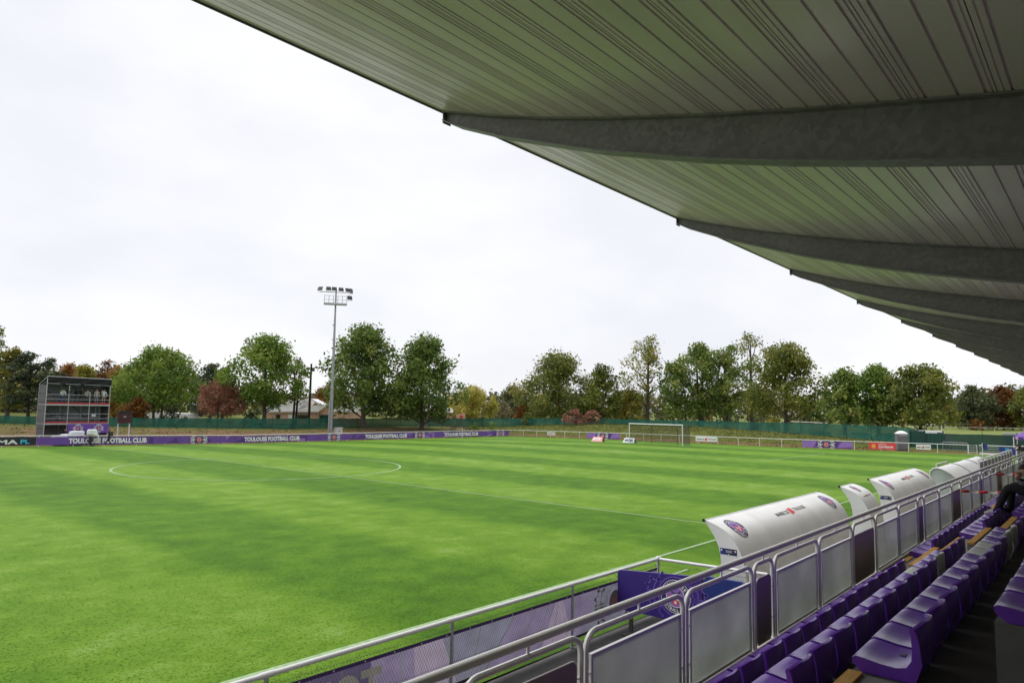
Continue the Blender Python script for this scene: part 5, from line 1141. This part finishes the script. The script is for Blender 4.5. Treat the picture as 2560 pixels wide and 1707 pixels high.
# covered equipment by the far railing
def cover(x_, y_, z0, w_, dpt, h, label, pedestal, seed, tail=0.0):
    rb = random.Random(seed); t = thing('covered_camera' if pedestal else 'covered_equipment', label, 'camera' if pedestal else 'equipment', (x_, y_, gz(x_, y_))); m = MB(); P = []
    for i in range(13):
        row = []
        for j in range(17):
            a = 2*math.pi*j/16; v = i/12
            rad = (abs(math.cos(a))**4+abs(math.sin(a))**4)**-.25
            sx_, sy_ = w_/2*rad*math.cos(a), dpt/2*rad*math.sin(a)
            k = min(1, v*2.4); f = 1+0.1*math.sin(a*5+seed)*max(0, v-.35)
            zz = z0+h*(1-max(0, v-.35)/.65)+rb.uniform(-.015, .015)
            if tail and math.cos(a) > .3: zz -= tail*max(0, v-.4)*math.cos(a); sx_ += tail*.55*max(0, v-.4)
            row.append((x_+sx_*k*f, y_+sy_*k*f, zz))
        row[-1] = row[0]; P.append(row)
    m.grid(P); m.build('plastic_sheet', PLASTW, t, True)
    if pedestal:
        MB().lathe([(.42, 0), (.42, .08), (.16, .2), (.13, .9), (.16, 1.0)], (x_-.1, y_, gz(x_, y_)), 12).build('pedestal', BLACK, t)
    else: MB().bx(x_-w_*.42, x_+w_*.42, y_-dpt*.4, y_+dpt*.4, gz(x_, y_), z0+h*.1).build('case', DKGREY, t)
cover(0.85, 35.8, 0.85, .85, .7, .48, 'camera on black pedestal wrapped in white plastic sheet on the touchline', True, 3, .75)
cover(0.0, 37.5, 0.62, 1.35, .9, .5, 'low equipment under white plastic behind the far railing', False, 5)
cover(-1.4, 37.8, 0.35, 1.5, .9, .35, 'flat pile under white plastic left of the covered equipment', False, 8)
cover(-0.2, 39.5, 0.3, 1.4, .8, .45, 'white sheeted crate in front of the bending person', False, 12)

# ------------------------------------------------------------------ building behind the trees
def house():
    t = thing('low_building', 'low peach rendered building with pale sloping roofs behind the windbreak', 'building', tuple(at(780, 1045, 155)))
    d = 150
    def quadw(pts, depth, nm, m_, th=0.5, parent=t):
        P = [at(x_, y_, depth) for x_, y_ in pts]; vv = np.array([fw[0], fw[1], 0])*th; m = MB(); m.prism(P, vv); return m.build(nm, m_, parent)
    quadw([(664, 1060), (796, 1060), (796, 1027), (664, 1027)], d, 'wall', PEACH, 9)
    r1 = quadw([(664, 1027), (740, 1027), (772, 996), (690, 1003), (664, 1015)], d-.4, 'roof', ROOFW, 8)
    quadw([(738, 1026.5), (798, 1026.5), (822, 1009), (776, 1014)], d-.8, 'roof', ROOFW, 6); quadw([(776, 998), (779, 997), (806, 1011), (800, 1015)], d-.9, 'roof_edge', WHITE, 5)
    quadw([(796, 1060), (880, 1060), (880, 994.5), (872, 995.5), (832, 1014), (796, 1026.8)], d+.5, 'gable_wall', PEACH, 8)
    rr = quadw([(796, 1024), (830, 1010), (872, 994), (878, 993), (850, 996), (820, 1010), (796, 1019)], d+.2, 'roof', WHITE, 8)
    quadw([(831, 1027), (895, 1027), (900, 1012), (866, 1005)], d-2.5, 'roof', ROOFW, 4); quadw([(829, 1030), (900, 1030), (900, 1027), (829, 1027)], d-2.7, 'fascia', WHITE, .4); quadw([(664, 1030), (797, 1030), (797, 1027), (664, 1027)], d-.9, 'fascia', WHITE, .4); quadw([(831, 1060), (895, 1060), (895, 1030), (831, 1030)], d-2.4, 'wall', PEACH, 4)
    for x0, x1, y0, y1, nm, m_ in ((744, 769, 1036.5, 1046, 'window', GLASS), (720, 742, 1035, 1047, 'window', ROOFW), (800, 822, 1037, 1056, 'door', GREENM), (690, 700, 1036, 1046, 'window', GLASS)):
        w_ = quadw([(x0, y1), (x1, y1), (x1, y0), (x0, y0)], d-.15 if nm == 'window' else d+.3, nm, m_, .1)
        quadw([(x0-.7, y0), (x1+.7, y0), (x1+.7, y0-1.2), (x0-.7, y0-1.2)], d-.3 if nm == 'window' else d+.1, 'frame', STEEL, .2, w_)
    quadw([(794.2, 1058), (796, 1058), (796, 1028), (794.2, 1028)], d-.3, 'downpipe', STEEL, .15)
    t = thing('annex_building', 'small peach annex with white roof left of the lime willow', 'building', tuple(at(1100, 1045, 152)))
    P = lambda pts, depth, nm, m_, th: (lambda m: m.build(nm, m_, t))(MB().prism([at(x_, y_, depth) for x_, y_ in pts], np.array([fw[0], fw[1], 0])*th))
    P([(1052, 1062), (1124, 1062), (1124, 1030), (1052, 1030)], 152, 'wall', PEACH, 8); P([(1048, 1031), (1128, 1031), (1122, 1021), (1098, 1019), (1050, 1024)], 151, 'roof', ROOFW, 9); P([(1070, 1046), (1104, 1046), (1104, 1040), (1070, 1040)], 151.8, 'window', GLASS, .3); P([(1140, 1062), (1160, 1062), (1160, 1032), (1140, 1036)], 152, 'gable_wall', PEACH, 6); P([(1150, 1045), (1156, 1045), (1156, 1038), (1150, 1038)], 151.8, 'sign_panel', PRRED, .2)
house()
t = thing('white_marquee', 'long white canopy glimpsed under the big green maple', 'tent', tuple(at(390, 1046, 165)))
MB().prism([at(x_, y_, 165) for x_, y_ in [(300, 1052), (470, 1052), (470, 1034), (385, 1031), (300, 1034)]], np.array([fw[0], fw[1], 0])*6).build('canopy_wall', PRW, t)
for x_ in (330, 345, 362, 405, 430): MB().prism([at(x_+dx, y_, 164.7) for dx, y_ in [(0, 1050), (3, 1050), (3, 1041), (0, 1041)]], np.array([fw[0], fw[1], 0])*.2).build('opening', DKGREY, t)

# ------------------------------------------------------------------ vehicles
def car(px, depth, label, col, rz, L=4.2, H=1.5, van=False, zoff=0.0):
    p = at(px, 1045, depth); x_, y_ = p[0], p[1]; z = gz(x_, y_)+zoff
    t = thing('parked_van' if van else 'parked_car', label, 'van' if van else 'car', (x_, y_, z)); t['_w'] = 0; t.rotation_euler = (0, 0, rz)
    W = 0.88 if not van else 0.98; h = L/2; m = MB()
    body = mat('car_paint_'+col[0], col[1], 0.3, 0.0, var=.03, coat=.6)
    if van: pr = [(-h, .35), (h, .35), (h, .85), (h-.15, 1.1), (h-.75, 1.3), (h-1.25, H-.08), (h-1.6, H), (-h+.15, H), (-h, H-.15)]
    else: pr = [(-h, .32), (h, .32), (h, .7), (h-.15, .82), (h-1.05, .98), (h-1.75, H-.08), (h-2.1, H), (-h+.75, H-.03), (-h+.3, H-.25), (-h+.05, .95), (-h, .85)]
    n = len(pr); vs = []
    for sg in (-1, -.93, .93, 1):
        for a, zz in pr:
            tap = 1-.16*max(0, (zz-.95)/(H-.95)); vs.append((a*(1 if abs(sg) < 1 else .995), W*sg*tap, zz-(0 if abs(sg) < 1 else .03*(zz > .9))))
    fs = [(k*n+i, k*n+(i+1) % n, (k+1)*n+(i+1) % n, (k+1)*n+i) for k in range(3) for i in range(n)]+[tuple(range(n))[::-1], tuple(3*n+i for i in range(n))]
    m.add(vs, fs); m.build('body', body, t, True)
    for sg in (-1, 1):
        g = MB(); yv = W*sg*.93+.006*sg
        if van: Q = [(h-.95, 1.2), (h-1.35, H-.2), (h-1.9, H-.2), (h-1.9, 1.15)]
        else: Q = [(h-1.2, 1.0), (h-1.8, H-.12), (-h+.8, H-.12), (-h+.45, 1.0)]
        g.prism([(a, (W*(1-.16*max(0, (zz-.95)/(H-.95)))+.004)*sg, zz) for a, zz in Q], (0, .01*sg, 0)); g.build('side_window', GLASS, t)
        for a in (h-.8, -h+.75):
            w_ = MB(); w_.tube([(a, W*sg*.78, .32), (a, W*sg*1.0, .32)], .32, 14); wo = w_.build('wheel', RUBBER, t); w2 = MB(); w2.tube([(a, W*sg*.99, .32), (a, W*sg*1.015, .32)], .2, 10); w2.build('rim', STEEL, wo)
        l_ = MB(); l_.obx((h-.03, W*sg*.75, .72), (.06, 0, 0), (0, .3, 0), (0, 0, .13)); l_.build('headlight', PRW, t); l_ = MB(); l_.obx((-h+.02, W*sg*.8, .85), (.06, 0, 0), (0, .2, 0), (0, 0, .18)); l_.build('tail_light', RED, t)
    ws = MB()
    if van: ws.prism([(h-.78, -W*.8, 1.31), (h-.78, W*.8, 1.31), (h-1.22, W*.75, H-.12), (h-1.22, -W*.75, H-.12)], (.012, 0, .012))
    else: ws.prism([(h-1.08, -W*.82, 1.0), (h-1.08, W*.82, 1.0), (h-1.7, W*.74, H-.09), (h-1.7, -W*.74, H-.09)], (.012, 0, .012))
    ws.build('windscreen', GLASS, t); return t
car(1972, 118, 'pale car roof behind the netting, leftmost of the parked cars', ('pale', (.5, .52, .52)), 2.4, zoff=-.1)
car(2042, 122, 'dark estate car behind the netting left of the second trunk', ('dark', (.03, .035, .04)), 2.3)
car(2142, 117, 'grey hatchback behind the netting between two tree trunks', ('grey', (.2, .22, .23)), 2.5)
car(2207, 114, 'dark hatchback behind the netting beside the portable toilet', ('navy', (.06, .07, .085)), 2.5)
car(2328, 97, 'white delivery van behind the green gate', ('white', (.7, .7, .7)), -1.35, 5.0, 1.95, True)
car(2560, 100, 'grey van behind the dark fence near the gazebo', ('silver', (.22, .23, .25)), -1.5, 5.2, 2.15, True)
# second field beyond the windbreak
railing('distant white railing around the second field on the right', [tuple(at(2200, 1060, 205)[:2]), tuple(at(2700, 1068, 205)[:2])], 1.1, 8.0, (170, -60, 0))
railing('distant white railing beyond the parked cars', [tuple(at(1880, 1050, 215)[:2]), tuple(at(2140, 1052, 215)[:2])], 1.1, 8.0, (180, -10, 0))
p = at(2283, 1069, 165); q = at(2354, 1070, 150); 
def fieldgoal(a, b, label, h=2.44):
    za, zb_ = gz(a[0], a[1]), gz(b[0], b[1]); t = thing('training_goal', label, 'goal', (a[0], a[1], za)); MB().tube([(a[0], a[1], za), (a[0], a[1], za+h), (b[0], b[1], zb_+h), (b[0], b[1], zb_)], 0.06, 6).build('frame', WHITE, t)
    n_ = np.array([8.0, 2.0])*.25; MB().add([(a[0], a[1], za+h), (b[0], b[1], zb_+h), (b[0]+n_[0], b[1]+n_[1], zb_), (a[0]+n_[0], a[1]+n_[1], za)], [(0, 1, 2, 3)]).build('net', GOALNET, t)
fieldgoal(p, q, 'white goal on the second field under the right-hand trees')
fieldgoal(at(1962, 1060, 170), at(2068, 1062, 150), 'white goal seen above the netting right of the broad maple'); fieldgoal(at(1316, 1060, 175), at(1337, 1060, 170), 'small white goal frame behind the netting left of the football goal')
fieldgoal(at(1186, 1060, 165), at(1213, 1060, 162), 'small white goal frame behind the netting below the lime willow')
# green steel turnstile frames by the far corner
for px, lb in ((1133, 'green steel cage gate near the far corner, left one'), (1169, 'green steel cage gate near the far corner, right one')):
    p = at(px, 1085, 118); z = gz(p[0], p[1]); t = thing('cage_gate', lb, 'gate', (p[0], p[1], z))
    for k in range(6): MB().bx(p[0]-.6+k*.24, p[0]-.56+k*.24, p[1]-.02, p[1]+.02, z, z+1.25).build('bar', GREENM, t)
    MB().bx(p[0]-.65, p[0]+.75, p[1]-.04, p[1]+.04, z+1.2, z+1.3).build('top_bar', GREENM, t)

# ------------------------------------------------------------------ trees
def leaves_mesh(name, centres, radii, N, size, matr, seed, flat=1.0, droop=0.0, tint0=0.5, core=0.5, tvar=0.13):
    rg = np.random.default_rng(seed); n = len(centres); wts = radii**2; wts = wts/wts.sum()
    li = rg.choice(n, N, p=wts); d = rg.normal(size=(N, 3)); d /= np.linalg.norm(d, axis=1)[:, None]
    r = radii[li]*(core+(1-core)*rg.random(N)**.6)*(1+.24*rg.normal(size=N)); d2 = d*r[:, None]; d2[:, 2] *= flat
    c = centres[li]+d2
    if droop: c[:, 2] -= droop*rg.random(N)*np.linalg.norm(d2[:, :2], axis=1)
    nrm = d*0.6+rg.normal(size=(N, 3))*.8; nrm[:, 2] += .35; nrm /= np.linalg.norm(nrm, axis=1)[:, None]
    a = np.cross(nrm, rg.normal(size=(N, 3))); a /= np.linalg.norm(a, axis=1)[:, None]; b = np.cross(nrm, a)
    s_ = size*(.35+1.25*rg.random(N)**1.6)
    V = np.empty((N, 4, 3)); V[:, 0] = c-a*s_[:, None]*.62; V[:, 1] = c-b*s_[:, None]*.36+nrm*s_[:, None]*.12; V[:, 2] = c+a*s_[:, None]*.62; V[:, 3] = c+b*s_[:, None]*.36
    me = bpy.data.meshes.new(name); me.vertices.add(4*N); me.vertices.foreach_set('co', V.ravel()); me.loops.add(4*N); me.loops.foreach_set('vertex_index', np.arange(4*N, dtype=np.int32)); me.polygons.add(N); me.polygons.foreach_set('loop_start', np.arange(0, 4*N, 4, dtype=np.int32))
    me.materials.append(matr); me.update(calc_edges=True)
    lt = rg.normal(size=n)*tvar*.9; ti = np.clip(tint0+lt[li]+rg.normal(size=N)*tvar, 0, 1)
    at_ = me.attributes.new('tint', 'FLOAT', 'POINT'); at_.data.foreach_set('value', np.repeat(ti, 4).astype(np.float32)); return me
SEED = [100]
def tree(label, px, depth, wpx, ytop, pal, cf=0.22, dens=1.0, size=0.42, shape='round', name='deciduous_tree', bark=None, cat='tree', tint=0.5, group='trees around the ground', trunks=1, zb=None):
    SEED[0] += 1; sd = SEED[0]; rg = np.random.default_rng(sd)
    hy = 986.2+.0165*(px+725); p = at(px, hy, depth); x_, y_ = p[0], p[1]; z0 = gz(x_, y_)-.1 if zb is None else zb; zt = 4.25+(hy-ytop)*depth/FPX; H = zt-z0; W = wpx*depth/FPX/2*1.1
    t = thing(name, label, cat, (x_, y_, z0), group); t['_w'] = 0
    base = H*cf; n = {'round': 74, 'tall': 62, 'airy': 46, 'weep': 50, 'pine': 46, 'bush': 24}[shape]; C_, Rr = [], []
    ph = rg.random()*6.28
    for q_ in range(n):
        u = (q_+rg.random())/n
        if shape in ('round', 'weep', 'bush'): wr = math.sin(math.pi*min(.97, (.24+.73*u)))**.5
        elif shape == 'pine': wr = .35+.65*math.sin(math.pi*(.15+.8*u))
        else: wr = math.sin(math.pi*(.16+.78*u))**.62
        wr *= 1+.14*math.sin(u*8+ph)+.06*rg.normal()
        a = q_*2.39996+ph+rg.normal()*.5; lr = (W*.27 if shape not in ('airy', 'tall') else W*.25)*(.55+.75*rg.random()); lr = min(lr, (H-base)*.17)
        rr = max(0, W*wr-lr*.8)*(rg.uniform(.7, 1.02) if rg.random() < .68 else rg.uniform(.1, .6))
        if rg.random() < .13: rr *= 1.22; lr *= .6
        zz = base+lr*.6+(H-base-lr*1.4)*u
        C_.append(np.array([rr*math.cos(a), rr*math.sin(a), zz])); Rr.append(lr)
    C_, Rr = np.array(C_), np.array(Rr)
    vol = (Rr**2).sum(); N = int(min(19000, dens*vol*70*(.42/size)**2))
    me = leaves_mesh('crown', C_, Rr, N, size, LEAF[pal], sd, flat=.8 if shape != 'pine' else .5, droop=.9 if shape == 'weep' else 0, tint0=tint, core=.35)
    o = bpy.data.objects.new('crown', me); COL.objects.link(o); o.parent = t
    m = MB(); tr_ = max(.12, H*.021); bk = bark or TREEB; top = base+(H-base)*.62
    for k in range(trunks):
        ox = (k-(trunks-1)/2)*W*.22
        pts = [(ox*.5, 0, 0), (ox*.7+rg.normal()*.05, rg.normal()*.05, H*.12), (ox+rg.normal()*.12, rg.normal()*.1, base+.15*H), (ox*1.3+rg.normal()*.25, rg.normal()*.2, top), (ox*1.4, 0, H*.9)]
        m.tube(pts, [tr_*1.35/trunks**.4, tr_/trunks**.4, tr_*.75/trunks**.4, tr_*.38, tr_*.1], 8)
    m.build('trunk', bk, t, True); lm = MB()
    for i in rg.permutation(len(C_))[:16]:
        c_ = C_[i]; zs = max(base*.75, min(top, c_[2]-np.hypot(c_[0], c_[1])*.75)); s0 = np.array([0, 0, zs]); mid = s0*.5+c_*.5+np.array([0, 0, -.04*H*.3])
        lm.tube([s0, mid, c_], [tr_*.4, tr_*.25, tr_*.08], 5)
    lm.build('limbs', bk, t, True)
    return t
tree('yellow-green tree at the far left edge behind the dark pine', 22, 150, 96, 862, 'yellow', .15, tint=.35)
tree('tall thin tree cut by the left picture edge', -28, 145, 66, 800, 'olive', .2, shape='tall')
tree('dark broad pine left of the scaffold tower', 74, 135, 130, 873, 'dark', .2, 1.1, shape='pine', name='pine_tree', bark=TREED)
tree('orange tree rising behind the scaffold left half', 165, 160, 76, 905, 'orange', .1)
tree('yellow-green tree behind the middle of the scaffold', 208, 172, 92, 908, 'yellow', .1, tint=.4)
tree('brown conifer top behind the scaffold right half', 262, 166, 64, 896, 'orange', .1, .8, shape='tall', name='conifer_tree', tint=.2)
tree('ochre tree just right of the scaffold', 288, 150, 70, 912, 'orange', .06, tint=.75)
tree('large round green maple between scaffold and rust-red tree', 396, 136, 226, 861, 'green', .2, 1.1, trunks=2)
tree('low orange tree under the large green maple', 345, 128, 62, 990, 'orange', .15, size=.32, tint=.35)
tree('dark evergreen bush right of the low orange tree', 436, 130, 56, 1010, 'dark', .02, size=.3, shape='bush', name='evergreen_bush', cat='bush')
tree('rust-red small tree left of the pointed green tree', 547, 120, 126, 948, 'rust', .28, 1.2, size=.3, shape='weep', tint=.72)
tree('dark tree behind the rust-red tree', 527, 172, 96, 904, 'dark', .1)
tree('golden tree peeping between rust-red and pointed green trees', 556, 158, 62, 918, 'yellow', .1, tint=.3)
tree('pointed green tree left of the timber pole', 662, 121, 194, 828, 'green', .2, 1.05, shape='tall', trunks=1)
tree('thin airy tree beside the timber pole', 738, 128, 76, 886, 'grey', .28, .42, size=.3, shape='airy', trunks=2, bark=TREED)
tree('dark clipped evergreen shrub at the foot of the pointed green tree', 629, 119.5, 48, 1030, 'dark', .02, 1.3, size=.25, shape='bush', name='evergreen_bush', cat='bush')
tree('orange tree behind the peach building roof', 812, 175, 84, 966, 'orange', .1, tint=.4)
tree('olive tree above the building behind the mast', 828, 190, 60, 950, 'olive', .1)
tree('tall dense oak immediately right of the floodlight mast', 908, 122, 216, 803, 'oak', .12, 1.0, shape='round', trunks=1)
tree('dense oak merging with the right side of the tall oak', 1056, 124, 196, 832, 'oak', .08, 1.0, shape='round')
tree('lime yellow willow in the gap right of the oaks', 1182, 160, 126, 958, 'yellow', .16, 1.2, size=.34, shape='weep', tint=.9)
tree('grey-green tree right of the lime willow', 1278, 188, 84, 962, 'grey', .1)
tree('small tan tree in front of the grey-green tree', 1258, 165, 46, 1000, 'grey', .3, .5, size=.3, tint=.8)
tree('broad olive maple in the centre of the background', 1396, 148, 206, 873, 'olive', .08, 1.05, tint=.45)
tree('slim olive tree joined to the right of the central maple', 1508, 144, 100, 906, 'olive', .18, 1.0, shape='tall', tint=.4)
tree('low golden-olive tree left of the tall airy tree', 1568, 150, 92, 970, 'olive', .08, tint=.72)
tree('low ochre hedge tree left of the central maple', 1310, 150, 60, 1008, 'orange', .05, size=.32, tint=.3)
tree('tall airy yellowing tree above the football goal', 1619, 148, 142, 831, 'olive', .26, .48, size=.34, shape='airy', tint=.66)
tree('dark slim tree right of the tall airy tree', 1684, 142, 100, 900, 'oak', .2, 1.0, shape='tall')
tree('green tree, first of the tall group right of goal', 1752, 143, 150, 850, 'oak', .18, .85, shape='round', tint=.58, trunks=2)
tree('green tree with forked trunk, second of the tall group', 1815, 141, 128, 858, 'oak', .2, .85, shape='tall', tint=.6, trunks=2)
tree('airy browning tree, tallest of the group right of goal', 1880, 146, 118, 824, 'olive', .2, .5, size=.34, shape='airy', tint=.6)
tree('olive maple with stout trunk at the right of the tall group', 1964, 131, 184, 850, 'olive', .2, .9, tint=.5)
tree('green tree, left of the three in front of the parked cars', 2110, 122, 134, 916, 'oak', .2, .95, tint=.55)
tree('reddening green tree, middle of the three by the parked cars', 2194, 119, 138, 906, 'green', .22, .85, tint=.4)
tree('spreading tree with dark leaning trunk, right of the three', 2300, 114, 196, 905, 'olive', .2, .9, tint=.45, bark=TREED)
tree('bare pale poplar between the two tree groups', 2066, 210, 26, 935, 'grey', .1, .3, size=.3, shape='tall', tint=.8)
tree('dark green wood-edge tree at the right below the roof', 2432, 225, 104, 961, 'dark', .03, size=.6, tint=.7)
tree('rust-brown wood-edge tree at the right below the roof', 2508, 232, 84, 960, 'orange', .03, size=.6, tint=.16)
tree('green wood-edge tree cut by the right picture edge', 2572, 225, 90, 962, 'olive', .03, size=.6)
for px, dp, wpx, yt, pal, lb, tn in ((1440, 128, 70, 1018, 'rust', 'pink-red shrub mound under the central maple, left half', .7), (1480, 128, 56, 1024, 'rust', 'pink-red shrub mound under the central maple, right half', .75), (2440, 215, 46, 1046, 'orange', 'orange bush at the edge of the second field', .3), (1320, 140, 40, 1030, 'olive', 'low olive shrub behind the far corner netting', .4), (1935, 180, 44, 1040, 'yellow', 'pale shrub behind the second goal', .5), (2256, 112, 34, 1030, 'yellow', 'spiky yellow-green shrub beside the leaning dark trunk', .5), (1188, 119, 22, 1054, 'green', 'small leafy weed clump by the netting, left one', .6), (1230, 119, 24, 1052, 'green', 'small leafy weed clump by the netting, right one', .6), (1900, 185, 60, 1030, 'grey', 'grey scrub behind the tall group of trees', .4), (2170, 190, 70, 1028, 'grey', 'grey scrub behind the parked cars', .3)):
    tree(lb, px, dp, wpx, yt, pal, .02, 1.1, .28 if dp < 150 else .4, 'bush', 'shrub', cat='bush', tint=tn, group='shrubs behind the netting')
# distant wood: one mass
def wood():
    rg = np.random.default_rng(5); C_, Rr = [], []
    for px in np.arange(-160, 2800, 9.0):
        d = 235+rg.random()*70+(40 if 1850 < px < 2350 else 0); hy = 986.2+.0165*(px+725); p = at(px, hy, d); top = np.interp(px, [-160, 150, 450, 700, 1000, 1250, 1600, 1900, 2060, 2350, 2420, 2800], [930, 925, 930, 985, 990, 985, 985, 992, 1000, 1000, 975, 970])+rg.normal()*7
        zt = 4.25+(hy-top)*d/FPX
        z = .2
        while z < zt:
            r_ = 2.0+rg.random()*1.5; C_.append((p[0]+rg.normal(), p[1]+rg.normal(), min(z+r_*.4, zt-r_*.6))); Rr.append(r_); z += r_*1.15
    C_, Rr = np.array(C_), np.array(Rr); me = leaves_mesh('distant_wood', C_, Rr, 60000, 1.15, LEAF['wood'], 77, core=.4, tvar=.2, tint0=.42)
    o = bpy.data.objects.new('distant_wood', me); COL.objects.link(o); tag(o, 'distant mixed autumn wood along the whole horizon', 'wood', kind='stuff')
wood()
# rough tufts on the banks
def tufts():
    rg = np.random.default_rng(9); N = 26000; C_ = []
    x1 = rg.uniform(68.6, 81.5, N//2); y1 = rg.uniform(-22, 56, N//2); x2 = rg.uniform(-12, 66, N//2); y2 = rg.uniform(38, 57.5, N//2)
    x_ = np.concatenate([x1, x2]); y_ = np.concatenate([y1, y2]); keep = rg.random(len(x_)) < np.where(x_ > 68, 1.0, .35); x_, y_ = x_[keep], y_[keep]; n = len(x_); z = bumps(x_, y_)
    a = rg.uniform(0, math.pi, n); w_ = rg.uniform(.03, .1, n); h = rg.uniform(.05, .18, n); V = np.empty((n, 3, 3)); V[:, 0] = np.stack([x_-w_*np.cos(a), y_-w_*np.sin(a), z-.02], -1); V[:, 1] = np.stack([x_+w_*np.cos(a), y_+w_*np.sin(a), z-.02], -1); V[:, 2] = np.stack([x_+rg.normal(size=n)*.06, y_+rg.normal(size=n)*.06, z+h], -1)
    me = bpy.data.meshes.new('bank_grass'); me.vertices.add(3*n); me.vertices.foreach_set('co', V.ravel()); me.loops.add(3*n); me.loops.foreach_set('vertex_index', np.arange(3*n, dtype=np.int32)); me.polygons.add(n); me.polygons.foreach_set('loop_start', np.arange(0, 3*n, 3, dtype=np.int32)); me.materials.append(EARTH); me.update(calc_edges=True)
    o = bpy.data.objects.new('bank_grass', me); COL.objects.link(o); tag(o, 'rough tufted grass on the banks around the pitch', 'grass', kind='stuff')
tufts()

# ------------------------------------------------------------------ turn the stand and its neighbours into place
PIV = Matrix.Translation(Vector((CAM[0], CAM[1], 0)))
ROT = PIV @ Matrix.Rotation(0.013, 4, 'Z') @ PIV.inverted()
for o in STANDOBJS: o.matrix_basis = ROT @ o.matrix_basis
for o in bpy.data.objects:
    if '_w' in o: del o['_w']
